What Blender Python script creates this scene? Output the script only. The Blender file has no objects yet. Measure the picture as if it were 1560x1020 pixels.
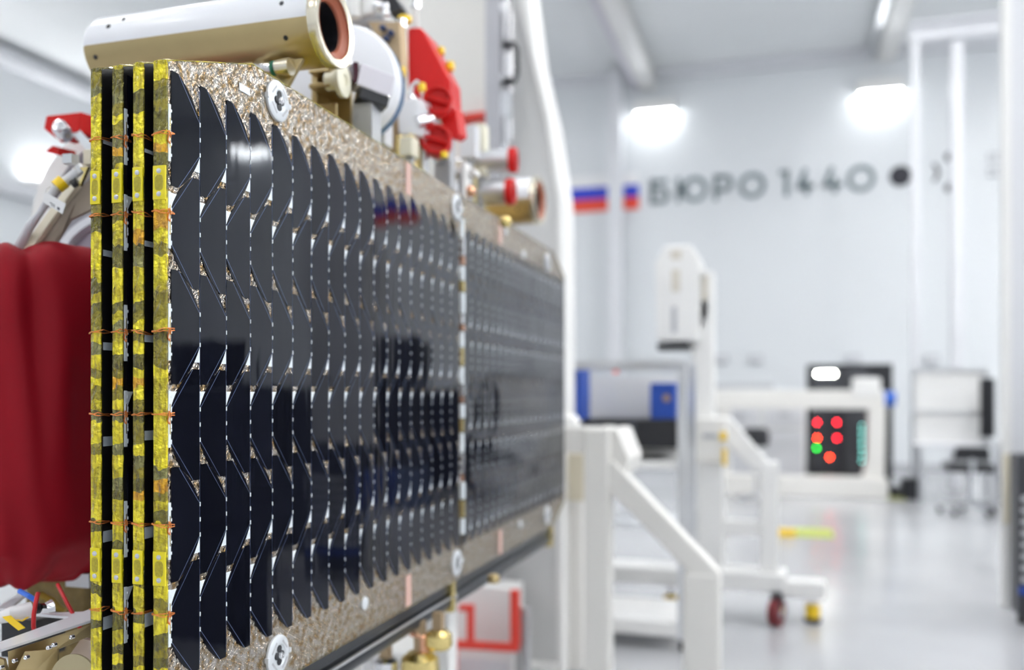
import bpy, bmesh, math, random
from mathutils import Vector, Matrix, noise
random.seed(7)
C = bpy.context.scene
COL = C.collection
PI = math.pi
# ------------------------------------------------------------------ frame of the place
# x runs square to the solar panel face, y along the panel, z up (metres, floor at 0)
F = 1370.0; HZ = 600.0; CX = 780.0; CAMH = 1.4
TH = math.atan(410.0 / F); cT, sT = math.cos(TH), math.sin(TH)
Y0 = F / 1053.0; X0 = (260 - CX) / F * Y0
NC = -(X0 * cT - Y0 * sT); LC = -(X0 * sT + Y0 * cT)
LW = LC + 18.0                                    # back wall
def G(px, py, Y):
    X = (px - CX) / F * Y
    return Vector((NC + X * cT - Y * sT, LC + X * sT + Y * cT, CAMH + (HZ - py) / F * Y))
def GL(px, py, l):                                # point on the plane y = l
    a = (px - CX) / F
    return G(px, py, (l - LC) / (a * sT + cT))
def GN(px, py, n):                                # point on the plane x = n
    a = (px - CX) / F
    return G(px, py, (n - NC) / (a * cT - sT))
def GF(px, py, z=0.0):                            # point at height z
    return G(px, py, F * (CAMH - z) / (py - HZ))

# ------------------------------------------------------------------ materials
def new_mat(name):
    m = bpy.data.materials.new(name); m.use_nodes = True
    return m, m.node_tree.nodes, m.node_tree.links, m.node_tree.nodes['Principled BSDF']
def S(b, k, v):
    if k in b.inputs: b.inputs[k].default_value = v
def M(name, col, rough=.5, metal=0, var=.06, vscale=6, bump=0, bscale=80, coat=0, emit=0, spec=.5, sheen=0, trans=0):
    m, N, L, b = new_mat(name)
    c = (*col, 1)
    S(b, 'Roughness', rough); S(b, 'Metallic', metal); S(b, 'Coat Weight', coat); S(b, 'Coat Roughness', .05)
    S(b, 'Specular IOR Level', spec); S(b, 'Sheen Weight', sheen); S(b, 'Transmission Weight', trans)
    tc = N.new('ShaderNodeTexCoord')
    if var:
        nz = N.new('ShaderNodeTexNoise'); nz.inputs['Scale'].default_value = vscale; nz.inputs['Detail'].default_value = 4
        mx = N.new('ShaderNodeMix'); mx.data_type = 'RGBA'
        mx.inputs[6].default_value = (*[max(0, x * (1 - var)) for x in col], 1)
        mx.inputs[7].default_value = (*[min(1, x * (1 + var)) for x in col], 1)
        L.new(tc.outputs['Object'], nz.inputs['Vector']); L.new(nz.outputs['Fac'], mx.inputs[0]); L.new(mx.outputs[2], b.inputs['Base Color'])
    else:
        S(b, 'Base Color', c)
    if bump:
        nb = N.new('ShaderNodeTexNoise'); nb.inputs['Scale'].default_value = bscale; nb.inputs['Detail'].default_value = 3
        bp = N.new('ShaderNodeBump'); bp.inputs['Strength'].default_value = bump; bp.inputs['Distance'].default_value = .01
        L.new(tc.outputs['Object'], nb.inputs['Vector']); L.new(nb.outputs['Fac'], bp.inputs['Height']); L.new(bp.outputs['Normal'], b.inputs['Normal'])
    if emit:
        S(b, 'Emission Color', c); S(b, 'Emission Strength', emit)
    return m

def mat_foil():
    m, N, L, b = new_mat('copper_mesh_foil')
    tc = N.new('ShaderNodeTexCoord')
    n1 = N.new('ShaderNodeTexNoise'); n1.inputs['Scale'].default_value = 75; n1.inputs['Detail'].default_value = 3
    cr = N.new('ShaderNodeValToRGB'); e = cr.color_ramp.elements
    e[0].position = .36; e[0].color = (.28, .18, .07, 1); e[1].position = .60; e[1].color = (.50, .47, .43, 1)
    mp = N.new('ShaderNodeMapping'); mp.inputs['Scale'].default_value = (1, 1, 1.0); mp.inputs['Rotation'].default_value = (.5, 0, 0)
    v = N.new('ShaderNodeTexVoronoi'); v.inputs['Scale'].default_value = 190; v.feature = 'F1'
    n2 = N.new('ShaderNodeTexNoise'); n2.inputs['Scale'].default_value = 260; n2.inputs['Detail'].default_value = 3
    w = N.new('ShaderNodeTexWave'); w.inputs['Scale'].default_value = 46; w.bands_direction = 'Z'; w.inputs['Distortion'].default_value = 2.5; w.inputs['Detail'].default_value = 2
    ad = N.new('ShaderNodeMath'); ad.operation = 'ADD'
    ad2 = N.new('ShaderNodeMath'); ad2.operation = 'MULTIPLY_ADD'; ad2.inputs[1].default_value = .35
    bp = N.new('ShaderNodeBump'); bp.inputs['Strength'].default_value = 1; bp.inputs['Distance'].default_value = .0019
    L.new(tc.outputs['Object'], mp.inputs['Vector'])
    for t in (n1, v, n2, w): L.new(mp.outputs['Vector'], t.inputs['Vector'])
    L.new(n1.outputs['Fac'], cr.inputs['Fac']); L.new(cr.outputs['Color'], b.inputs['Base Color'])
    L.new(v.outputs['Distance'], ad.inputs[0]); L.new(n2.outputs['Fac'], ad.inputs[1])
    L.new(w.outputs['Fac'], ad2.inputs[0]); L.new(ad.outputs[0], ad2.inputs[2])
    L.new(ad2.outputs[0], bp.inputs['Height']); L.new(bp.outputs['Normal'], b.inputs['Normal'])
    S(b, 'Metallic', 1); S(b, 'Roughness', .11)
    return m

def mat_kapton():
    m, N, L, b = new_mat('kapton_tape')
    tc = N.new('ShaderNodeTexCoord'); oi = N.new('ShaderNodeObjectInfo')
    sx = N.new('ShaderNodeSeparateXYZ'); L.new(tc.outputs['Object'], sx.inputs[0])
    nd = N.new('ShaderNodeTexNoise'); nd.inputs['Scale'].default_value = 34; nd.inputs['Detail'].default_value = 2
    L.new(tc.outputs['Object'], nd.inputs['Vector'])
    a = N.new('ShaderNodeMath'); a.operation = 'MULTIPLY_ADD'; a.inputs[1].default_value = 62
    L.new(sx.outputs['Z'], a.inputs[0])
    a2 = N.new('ShaderNodeMath'); a2.operation = 'MULTIPLY'; a2.inputs[1].default_value = 2.4; L.new(nd.outputs['Fac'], a2.inputs[0]); L.new(a2.outputs[0], a.inputs[2])
    fl = N.new('ShaderNodeMath'); fl.operation = 'FLOOR'; L.new(a.outputs[0], fl.inputs[0])
    ra = N.new('ShaderNodeMath'); ra.operation = 'MULTIPLY_ADD'; ra.inputs[1].default_value = 97
    L.new(oi.outputs['Random'], ra.inputs[0]); L.new(fl.outputs[0], ra.inputs[2])
    wn = N.new('ShaderNodeTexWhiteNoise'); wn.noise_dimensions = '1D'; L.new(ra.outputs[0], wn.inputs['W'])
    cr = N.new('ShaderNodeValToRGB'); cr.color_ramp.interpolation = 'CONSTANT'
    els = [(0, (.17, .15, .012)), (.22, (.62, .53, .01)), (.42, (.86, .74, .01)), (.62, (.30, .25, .012)), (.76, (.93, .80, .02)), (.88, (.80, .42, .01)), (.93, (.24, .23, .07))]
    e = cr.color_ramp.elements
    e[0].position = 0; e[0].color = (*els[0][1], 1); e[1].position = .22; e[1].color = (*els[1][1], 1)
    for p, c in els[2:]:
        q = e.new(p); q.color = (*c, 1)
    L.new(wn.outputs['Value'], cr.inputs['Fac'])
    ns = N.new('ShaderNodeTexNoise'); ns.inputs['Scale'].default_value = 150; ns.inputs['Detail'].default_value = 4
    mps = N.new('ShaderNodeMapping'); mps.inputs['Scale'].default_value = (1, 1, .3)
    L.new(tc.outputs['Object'], mps.inputs['Vector']); L.new(mps.outputs['Vector'], ns.inputs['Vector'])
    mx = N.new('ShaderNodeMix'); mx.data_type = 'RGBA'; mx.blend_type = 'MULTIPLY'; mx.inputs[0].default_value = .75
    r2 = N.new('ShaderNodeValToRGB'); r2.color_ramp.elements[0].position = .36; r2.color_ramp.elements[0].color = (.34, .27, .12, 1); r2.color_ramp.elements[1].position = .58
    L.new(ns.outputs['Fac'], r2.inputs['Fac'])
    L.new(cr.outputs['Color'], mx.inputs[6]); L.new(r2.outputs['Color'], mx.inputs[7]); L.new(mx.outputs[2], b.inputs['Base Color'])
    nb = N.new('ShaderNodeTexNoise'); nb.inputs['Scale'].default_value = 130; nb.inputs['Detail'].default_value = 3
    L.new(tc.outputs['Object'], nb.inputs['Vector'])
    bp = N.new('ShaderNodeBump'); bp.inputs['Strength'].default_value = 1; bp.inputs['Distance'].default_value = .008
    L.new(nb.outputs['Fac'], bp.inputs['Height']); L.new(bp.outputs['Normal'], b.inputs['Normal'])
    S(b, 'Roughness', .16); S(b, 'Metallic', .55); S(b, 'Coat Weight', .7); S(b, 'Coat Roughness', .05)
    return m

def mat_cell():
    m, N, L, b = new_mat('solar_cell_glass')
    tc = N.new('ShaderNodeTexCoord'); oi = N.new('ShaderNodeObjectInfo')
    ad = N.new('ShaderNodeVectorMath'); ad.operation = 'ADD'
    L.new(tc.outputs['Object'], ad.inputs[0]); L.new(oi.outputs['Location'], ad.inputs[1])
    mp = N.new('ShaderNodeMapping'); mp.inputs['Scale'].default_value = (1, 1.0, .3); L.new(ad.outputs[0], mp.inputs['Vector'])
    n = N.new('ShaderNodeTexNoise'); n.inputs['Scale'].default_value = 26; n.inputs['Detail'].default_value = 1
    L.new(mp.outputs['Vector'], n.inputs['Vector'])
    bp = N.new('ShaderNodeBump'); bp.inputs['Strength'].default_value = .06; bp.inputs['Distance'].default_value = .004
    L.new(n.outputs['Fac'], bp.inputs['Height']); L.new(bp.outputs['Normal'], b.inputs['Normal'])
    hs = N.new('ShaderNodeMix'); hs.data_type = 'RGBA'
    hs.inputs[6].default_value = (.003, .0035, .007, 1); hs.inputs[7].default_value = (.006, .007, .013, 1)
    L.new(oi.outputs['Random'], hs.inputs[0]); L.new(hs.outputs[2], b.inputs['Base Color'])
    S(b, 'Roughness', .035); S(b, 'IOR', 1.5); S(b, 'Specular IOR Level', .26); S(b, 'Specular Tint', (.86, .91, 1, 1))
    return m

def mat_floor():
    m, N, L, b = new_mat('epoxy_floor')
    tc = N.new('ShaderNodeTexCoord')
    n = N.new('ShaderNodeTexNoise'); n.inputs['Scale'].default_value = .5; n.inputs['Detail'].default_value = 5
    n2 = N.new('ShaderNodeTexNoise'); n2.inputs['Scale'].default_value = .9; n2.inputs['Detail'].default_value = 2
    L.new(tc.outputs['Object'], n.inputs['Vector']); L.new(tc.outputs['Object'], n2.inputs['Vector'])
    cr = N.new('ShaderNodeValToRGB'); e = cr.color_ramp.elements
    e[0].position = .3; e[0].color = (.38, .385, .40, 1); e[1].position = .7; e[1].color = (.52, .525, .54, 1)
    L.new(n.outputs['Fac'], cr.inputs['Fac']); L.new(cr.outputs['Color'], b.inputs['Base Color'])
    mr = N.new('ShaderNodeMapRange'); mr.inputs['To Min'].default_value = .15; mr.inputs['To Max'].default_value = .28
    L.new(n2.outputs['Fac'], mr.inputs['Value']); L.new(mr.outputs[0], b.inputs['Roughness'])
    n3 = N.new('ShaderNodeTexNoise'); n3.inputs['Scale'].default_value = 3; L.new(tc.outputs['Object'], n3.inputs['Vector'])
    bp = N.new('ShaderNodeBump'); bp.inputs['Strength'].default_value = .12; bp.inputs['Distance'].default_value = .01
    L.new(n3.outputs['Fac'], bp.inputs['Height']); L.new(bp.outputs['Normal'], b.inputs['Normal'])
    S(b, 'IOR', 1.55)
    return m

FOIL = mat_foil(); KAP = mat_kapton(); CELL = mat_cell(); FLOOR = mat_floor()
WALLM = M('wall_enamel', (.74, .765, .785), .32, var=.02, vscale=.6)
CEILM = M('ceiling_paint', (.80, .82, .83), .6, var=.03, vscale=1)
WHITE = M('white_paint', (.82, .815, .80), .35, var=.03)
WARM = M('warm_white_paint', (.78, .765, .73), .4, var=.03)
BEIGE = M('beige_primer', (.70, .64, .50), .45, var=.05)
CREAM = M('cream_anodised', (.80, .77, .62), .4, var=.05)
GOLD = M('gold_chromate', (.50, .39, .20), .33, .85, var=.10, vscale=14)
TAN = M('tan_plate', (.42, .31, .19), .45, .4, var=.12)
BRASS = M('bright_gold', (.75, .60, .25), .25, 1, var=.1, bump=.2, bscale=60)
ALU = M('aluminium', (.72, .73, .75), .3, 1, var=.06)
STEEL = M('polished_steel', (.78, .78, .80), .18, 1, var=.05, bump=.15, bscale=50)
SILV = M('silver_disc', (.70, .73, .76), .38, .35, var=.05)
SCREW = M('screw_grey', (.62, .63, .65), .25, .4, var=.05)
GREYM = M('grey_paint', (.46, .47, .49), .4, var=.05)
LIGHTG = M('pale_grey', (.70, .71, .74), .35, var=.03)
BLACKM = M('black_plastic', (.015, .016, .02), .35, var=.2)
CARBON = M('carbon_sheet', (.007, .007, .008), .32, var=.4, vscale=200, bump=.05, bscale=300)
RAIL = M('dark_carbon_tube', (.02, .023, .028), .3, var=.3, vscale=30)
MAROON = M('maroon_glass', (.05, .008, .018), .12, var=.1)
REDC = M('red_cover_plastic', (.60, .010, .009), .34, var=.05, bump=.05, bscale=25, spec=.3)
REDF = M('red_fabric', (.27, .002, .010), .6, var=.10, vscale=9, bump=.03, bscale=500, spec=.2)
REDP = M('red_paint', (.74, .05, .03), .4, var=.04)
REDW = M('red_wire', (.55, .01, .015), .35, var=.05)
BLUEP = M('blue_fabric', (.012, .07, .40), .55, var=.12)
BLUEW = M('blue_wire', (.02, .15, .7), .4, var=.05)
YEL = M('yellow_tape', (.90, .60, .01), .3, var=.08, coat=.3)
YBLK = M('yellow_insert', (.80, .68, .01), .25, .2, var=.06, coat=.5)
YOVAL = M('insert_window', (.42, .35, .02), .3, .2, var=.45, vscale=330, coat=.3)
COPPER = M('copper_wire', (.62, .20, .05), .3, .7, var=.1)
COPR = M('copper_pipe', (.70, .38, .24), .22, 1, var=.1)
RUST = M('orange_brown_lining', (.34, .085, .035), .42, var=.08)
TABW = M('white_tab', (.80, .86, .90), .3, .15, var=.02)
LINE = M('cell_grid_line', (.16, .22, .38), .3, .6, var=0)
PINK = M('pink_tape', (.62, .40, .34), .5, var=.05)
STICK = M('grey_sticker', (.40, .45, .50), .45, var=.05)
PAPER = M('white_label', (.82, .82, .83), .5, var=.02)
INK = M('dark_ink', (.05, .055, .07), .5, var=0)
SIGN = M('wall_lettering', (.16, .21, .23), .5, var=0)
DOTM = M('wall_logo_dark', (.012, .012, .022), .5, var=0)
FBLUE = M('flag_blue', (.012, .04, .56), .5, var=.02)
FRED = M('flag_red', (.80, .06, .025), .5, var=.02)
FWHT = M('flag_white', (.86, .86, .87), .5, var=.01)
GREENB = M('green_band', (.01, .14, .08), .5, var=.05)
CLEAR = M('milky_connector', (.78, .77, .78), .3, var=.05)
RUBBER = M('rubber', (.03, .028, .03), .6, var=.1)
WHEELR = M('dark_red_wheel', (.16, .012, .018), .45, var=.1)
LAV = M('lavender_paint', (.66, .64, .70), .3, var=.03)
LAMP = M('lamp_glow', (1, 1, 1), .5, var=0, emit=30)
KEYL = M('bright_lamp_glow', (1, 1, 1), .5, var=0, emit=82)
UPL = M('fill_light_glow', (1, 1, 1), .5, var=0, emit=46)
FLOOD = M('flood_glow', (.97, .99, 1), .5, var=0, emit=30)
TUBEL = M('tube_glow', (1, 1, .9), .5, var=0, emit=45)
LEDR = M('led_red', (1, .012, .03), .5, var=0, emit=34)
LEDO = M('led_orange', (1, .05, .012), .5, var=0, emit=46)
LEDG = M('led_green', (.02, .85, .06), .5, var=0, emit=22)
LEDC = M('led_cyan', (.25, .85, .75), .5, var=0, emit=9)

# ------------------------------------------------------------------ mesh builder
class MB:
    def __init__(s): s.v = []; s.f = []; s.sm = []; s.mi = []; s.mats = []
    def _m(s, m):
        if m is None: return 0
        if m not in s.mats: s.mats.append(m)
        return s.mats.index(m)
    def add(s, vs, fs, smooth=False, m=None):
        o = len(s.v); s.v += [Vector(p) for p in vs]; k = s._m(m)
        for f in fs: s.f.append([o + i for i in f]); s.sm.append(smooth); s.mi.append(k)
        return s
    def box(s, a, b, m=None):
        x0, x1 = sorted((a[0], b[0])); y0, y1 = sorted((a[1], b[1])); z0, z1 = sorted((a[2], b[2]))
        return s.add([(x0, y0, z0), (x1, y0, z0), (x1, y1, z0), (x0, y1, z0), (x0, y0, z1), (x1, y0, z1), (x1, y1, z1), (x0, y1, z1)],
                     [(0, 3, 2, 1), (4, 5, 6, 7), (0, 1, 5, 4), (1, 2, 6, 5), (2, 3, 7, 6), (3, 0, 4, 7)], False, m)
    def cbox(s, c, d, m=None):
        return s.box([c[i] - d[i] / 2 for i in range(3)], [c[i] + d[i] / 2 for i in range(3)], m)
    def beam(s, p, q, w, h, up=(0, 0, 1), m=None):
        p, q = Vector(p), Vector(q); d = (q - p).normalized(); up = Vector(up)
        if abs(d.dot(up)) > .99: up = Vector((0, 1, 0))
        a = d.cross(up).normalized(); b = a.cross(d).normalized()
        vs = [e + a * (i * w / 2) + b * (j * h / 2) for e in (p, q) for i, j in ((-1, -1), (1, -1), (1, 1), (-1, 1))]
        return s.add(vs, [(0, 3, 2, 1), (4, 5, 6, 7), (0, 1, 5, 4), (1, 2, 6, 5), (2, 3, 7, 6), (3, 0, 4, 7)], False, m)
    def prism(s, pts, ext, m=None, m2=None):
        n = len(pts); pts = [Vector(p) for p in pts]; ext = Vector(ext)
        s.add(pts + [p + ext for p in pts], [list(range(n))[::-1], list(range(n, 2 * n))], False, m)
        return s.add(pts + [p + ext for p in pts], [(i, (i + 1) % n, n + (i + 1) % n, n + i) for i in range(n)], False, m2 or m)
    def tube(s, pts, r, seg=8, m=None, cap=True):
        pts = [Vector(p) for p in pts]; n = len(pts)
        rr = r if isinstance(r, (list, tuple)) else [r] * n
        d0 = (pts[1] - pts[0]).normalized(); a = d0.orthogonal().normalized(); rings = []
        for i in range(n):
            d = (pts[min(i + 1, n - 1)] - pts[max(i - 1, 0)]).normalized()
            a = (a - d * a.dot(d)).normalized(); b = d.cross(a)
            rings.append([pts[i] + (a * math.cos(t) + b * math.sin(t)) * rr[i] for t in [2 * PI * k / seg for k in range(seg)]])
        s.add([p for r_ in rings for p in r_], [(i * seg + k, i * seg + (k + 1) % seg, (i + 1) * seg + (k + 1) % seg, (i + 1) * seg + k) for i in range(n - 1) for k in range(seg)], True, m)
        if cap:
            s.add(rings[0], [list(range(seg))[::-1]], False, m); s.add(rings[-1], [list(range(seg))], False, m)
        return s
    def lathe(s, o, ax, prof, seg=32, m=None, up=None, split=None):
        # prof: (radius, height) pairs; split=(material for the lower half)
        o = Vector(o); ax = Vector(ax).normalized()
        up = Vector(up) if up else (Vector((0, 0, 1)) if abs(ax.z) < .9 else Vector((0, 1, 0)))
        b = (up - ax * up.dot(ax)).normalized(); a = b.cross(ax)
        dirs = [a * math.cos(2 * PI * k / seg) + b * math.sin(2 * PI * k / seg) for k in range(seg)]
        for (r0, h0), (r1, h1) in zip(prof[:-1], prof[1:]):
            vs = [o + ax * h0 + d * r0 for d in dirs] + [o + ax * h1 + d * r1 for d in dirs]
            for k in range(seg):
                mm = m
                if split and (math.sin(2 * PI * (k + .5) / seg) < -.12): mm = split
                k2 = (k + 1) % seg
                if r0 < 1e-6: s.add([vs[k], vs[seg + k2], vs[seg + k]], [(0, 1, 2)], True, mm)
                elif r1 < 1e-6: s.add([vs[k], vs[k2], vs[seg + k]], [(0, 1, 2)], True, mm)
                else: s.add([vs[k], vs[k2], vs[seg + k2], vs[seg + k]], [(0, 1, 2, 3)], True, mm)
        return s
    def cyl(s, p, q, r, seg=20, m=None, r2=None):
        p, q = Vector(p), Vector(q); h = (q - p).length
        return s.lathe(p, q - p, [(0, 0), (r, 0), (r, 0), (r2 or r, h), (r2 or r, h), (0, h)], seg, m)
    def ball(s, c, r, m=None, seg=16, sc=(1, 1, 1)):
        vs, fs = [], []; R = seg // 2
        for i in range(R + 1):
            for k in range(seg):
                t, p = PI * i / R, 2 * PI * k / seg
                vs.append(Vector(c) + Vector((r * sc[0] * math.sin(t) * math.cos(p), r * sc[1] * math.sin(t) * math.sin(p), r * sc[2] * math.cos(t))))
        for i in range(R):
            for k in range(seg): fs.append((i * seg + k, (i + 1) * seg + k, (i + 1) * seg + (k + 1) % seg, i * seg + (k + 1) % seg))
        return s.add(vs, fs, True, m)

ORG = {}
def tag(o, label=None, cat=None, group=None, kind=None):
    if label: o['label'] = label
    if cat: o['category'] = cat
    if group: o['group'] = group
    if kind: o['kind'] = kind
    return o
def thing(name, label, cat, loc, group=None):
    o = bpy.data.objects.new(name, None); COL.objects.link(o); o.empty_display_size = .05
    o.location = loc; ORG[o] = Vector(loc)
    return tag(o, label, cat, group)
def build(name, mb, mat, parent=None, org=None, bevel=0, clean=True):
    g = ORG[parent] if parent is not None else Vector(org or (0, 0, 0))
    me = bpy.data.meshes.new(name)
    me.from_pydata([p - g for p in mb.v], [], mb.f)
    mats = mb.mats or [mat]
    if mb.mats and mat is not None and mat not in mats: pass
    for q in mats: me.materials.append(q)
    for p, sm, k in zip(me.polygons, mb.sm, mb.mi): p.use_smooth = sm; p.material_index = k
    if clean:
        b = bmesh.new(); b.from_mesh(me)
        bmesh.ops.remove_doubles(b, verts=b.verts, dist=1e-6)
        bmesh.ops.recalc_face_normals(b, faces=b.faces)
        for e in b.edges:
            if len(e.link_faces) == 2 and e.calc_face_angle(0) > .6: e.smooth = False
        b.to_mesh(me); b.free()
    o = bpy.data.objects.new(name, me); COL.objects.link(o)
    if parent is not None: o.parent = parent
    else: o.location = g
    ORG[o] = g
    if bevel:
        md = o.modifiers.new('bevel', 'BEVEL'); md.width = bevel; md.segments = 2; md.limit_method = 'ANGLE'; md.angle_limit = .6
        md.harden_normals = False
    return o
def part(parent, name, mat, fn, bevel=0, label=None):
    mb = MB(); fn(mb); o = build(name, mb, mat, parent, bevel=bevel)
    if label: o['label'] = label
    return o
def struct(name, mat, fn):
    mb = MB(); fn(mb); o = build(name, mb, mat); o['kind'] = 'structure'; return o
def single(name, mat, fn, label, cat, group=None, org=None, bevel=0):
    mb = MB(); fn(mb); o = build(name, mb, mat, None, org, bevel=bevel); return tag(o, label, cat, group)

# ------------------------------------------------------------------ the room
XL, XR, YN, ZC = -13.0, 15.0, -9.0, 7.85
struct('floor', FLOOR, lambda b: b.box((XL - .2, YN - .2, -.2), (XR + .2, LW + .2, 0)))
struct('ceiling', CEILM, lambda b: b.box((XL - .2, YN - .2, ZC), (XR + .2, LW + .2, ZC + .2)))
struct('wall_back', WALLM, lambda b: b.box((XL - .2, LW, 0), (XR + .2, LW + .2, ZC)))
struct('wall_left', WALLM, lambda b: b.box((XL - .2, YN, 0), (XL, LW, ZC)))
struct('wall_right', WALLM, lambda b: b.box((XR, YN, 0), (XR + .2, LW, ZC)))
struct('wall_front', WALLM, lambda b: b.box((XL - .2, YN - .2, 0), (XR + .2, YN, ZC)))
struct('baseboard_back', GREYM, lambda b: b.box((XL, LW - .02, 0), (XR, LW, .12)))
struct('trim_1', LIGHTG, lambda b: b.box((XL, LW - .12, ZC - .22), (XR, LW, ZC)))
struct('trim_2', LIGHTG, lambda b: (b.box((XL, YN, ZC - .35), (XL + .35, LW - .12, ZC - .15)), b.box((XL, YN, 5.1), (XL + .25, LW - .12, 5.35))))

# ceiling lights
for x in (-10.2, -6.1, -2.0, 2.1, 6.2, 10.3, 13.4):
    for y in (-6.0, -1.6, 2.8, 7.2, 11.2):
        if (x < -10 and y > 11): continue
        t = thing('ceiling_light', 'long white LED panel light flush on the hall ceiling', 'ceiling light', (x, y, ZC - .07), 'ceiling lights of the hall')
        part(t, 'frame', WHITE, lambda b: b.box((x - .35, y - .75, ZC - .06), (x + .35, y + .75, ZC)))
        part(t, 'diffuser', KEYL if x > 6 and y > 2 else LAMP, lambda b: b.box((x - .31, y - .71, ZC - .07), (x + .31, y + .71, ZC - .06)))
# wall floodlights
floods = [(-9.85, 'beyond the satellite'), (-5.7, 'hidden behind the white tilting stand'), (-1.54, 'above the first letters of the wall sign'), (2.6, 'above the round logo dot on the wall'), (6.75, 'mirrored in the top of the solar cells'), (10.9, 'mirrored near the first silver disc of the panel')]
for x, tx in floods:
    zf = 6.98
    t = thing('wall_floodlight', 'glowing floodlight high on the back wall ' + tx, 'floodlight', (x, LW, zf))
    part(t, 'housing', WHITE, lambda b: b.box((x - .40, LW - .30, zf - .02), (x + .40, LW - .0, zf + .2)), bevel=.02)
    part(t, 'lens', FLOOD, lambda b: b.prism([(x - .36, LW - .27, zf - .02), (x - .36, LW - .04, zf - .17), (x - .36, LW - .02, zf - .02)], (.72, 0, 0)))

for y in (1.5, 5.5, 9.5, 13.5):  # added fill lights, brighten the side wall and the ceiling above it
    t = thing('fill_uplight', 'long white fill light added on the side wall to brighten wall and ceiling', 'fill light', (XL, y, 5.35), 'added fill lights along the side wall')
    part(t, 'trough', WHITE, lambda b: b.box((XL, y - .9, 5.36), (XL + .28, y + .9, 5.5)), bevel=.01)
    part(t, 'lens', UPL, lambda b: b.box((XL + .04, y - .85, 5.5), (XL + .24, y + .85, 5.51)))
# crane rails
for (pa, pb, tx) in (((892, -60), (988, 138), 'ending at the column beside the flag'), ((1420, -60), (1350, 92), 'ending near the white gantry columns')):
    q = GL(pb[0], pb[1], LW - .1)
    p = Vector((q.x, LC + 9.0, q.z))
    t = thing('crane_rail', 'white overhead crane rail under the ceiling ' + tx, 'crane rail', p)
    part(t, 'rail_beam', WHITE, lambda b: (b.box((p.x - .16, p.y, p.z + .02), (p.x + .16, LW - .02, p.z + .05)), b.box((p.x - .03, p.y, p.z + .05), (p.x + .03, LW - .02, p.z + .24)), b.box((p.x - .16, p.y, p.z + .24), (p.x + .16, LW - .02, p.z + .27))))
    part(t, 'conductor_bar', LAV if tx.startswith('ending at') else ALU, lambda b: b.box((p.x - .32, p.y, p.z + .08), (p.x - .2, LW - .02, p.z + .2)))
    for k in range(4):
        yy = p.y + .4 + k * 2.6
        part(t, 'hanger', WHITE, lambda b: b.box((p.x - .05, yy - .05, p.z + .27), (p.x + .05, yy + .05, ZC)))

# ------------------------------------------------------------------ wall lettering
def wp(px, py, off=.02): return GL(px, py, LW - off)
sign = thing('wall_sign', 'dark grey letters spelling the bureau name and number high on the back wall', 'wall sign', wp(1160, 305))
a0, a1 = wp(988, 311), wp(1332, 291)
zb = (a0.z + a1.z) / 2; H = .50; T = .085
def stroke(b, pts, w=T):
    for p, q in zip(pts[:-1], pts[1:]):
        P, Q = Vector((p[0], 0, p[1])), Vector((q[0], 0, q[1])); d = (Q - P).normalized(); n = Vector((-d.z, 0, d.x)) * w / 2
        e = d * (w / 2) * .98
        b.prism([(v.x, LW - .02, v.z) for v in (P - e - n, Q + e - n, Q + e + n, P - e + n)], (0, .02, 0))
def ringp(b, cx, cz, r0, r1, a0_=0, a1_=2 * PI, seg=32):
    vs, fs = [], []
    for i in range(seg + 1):
        t = a0_ + (a1_ - a0_) * i / seg
        for r, y in ((r0, LW - .02), (r1, LW - .02), (r1, LW), (r0, LW)):
            vs.append((cx + r * math.cos(t), y, cz + r * math.sin(t)))
    for i in range(seg):
        for k in range(4): fs.append((i * 4 + k, i * 4 + (k + 1) % 4, i * 4 + 4 + (k + 1) % 4, i * 4 + 4 + k))
    fs += [(0, 1, 2, 3), (seg * 4 + 3, seg * 4 + 2, seg * 4 + 1, seg * 4)]
    b.add(vs, fs)
h2 = T / 2
def letter(ch, b, x, w):
    z0, z1 = zb + h2, zb + H - h2; x0, x1 = x + h2, x + w - h2; zm = (z0 + z1) / 2
    if ch == 'Б':
        stroke(b, [(x1 - .03, z1), (x0, z1), (x0, z0)]); stroke(b, [(x0, z0), (x1 - .1, z0)]); stroke(b, [(x0, zm + .03), (x1 - .1, zm + .03)])
        r = (zm + .03 - z0) / 2; ringp(b, x1 - .1, z0 + r, r - h2, r + h2, -PI / 2, PI / 2, 14)
    if ch == 'Ю':
        stroke(b, [(x0, z0), (x0, z1)]); stroke(b, [(x0, zm), (x0 + .16, zm)])
        r = (z1 - z0) / 2; ringp(b, x1 - r, zm, r - h2, r + h2)
    if ch == 'Р':
        stroke(b, [(x0, z0), (x0, z1)]); r = (z1 - zm + .05) / 2
        stroke(b, [(x0, z1), (x1 - r, z1)]); stroke(b, [(x0, zm - .05), (x1 - r, zm - .05)])
        ringp(b, x1 - r, z1 - r, r - h2, r + h2, -PI / 2, PI / 2, 14)
    if ch == 'О':
        r = (z1 - z0) / 2; ringp(b, x + w / 2, zm, r - h2, r + h2)
    if ch == '1':
        stroke(b, [(x0 - .02, z1), (x1, z1)]); stroke(b, [(x1, z1), (x1, z0)])
    if ch == '4':
        stroke(b, [(x0 + .12, z1), (x0, z0 + .12), (x1, z0 + .12)]); stroke(b, [(x1 - .1, zm), (x1 - .1, z0)])
X_ = lambda px: wp(px, 300).x
for ch, pa, pb in (('Б', 990, 1019), ('Ю', 1030, 1078), ('Р', 1087, 1117), ('О', 1126, 1166), ('1', 1189, 1202), ('4', 1213, 1241), ('4', 1253, 1284), ('О', 1293, 1331)):
    part(sign, 'letter', SIGN, lambda b: letter(ch, b, X_(pa), X_(pb) - X_(pa)))
zl = zb + H / 2
def discp(b, x, z, r): b.lathe((x, LW - .02, z), (0, 1, 0), [(0, 0), (r, 0), (r, 0), (r, .02)], 32)
part(sign, 'logo_dot', DOTM, lambda b: discp(b, X_(1372), zl + .0, .19))
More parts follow.
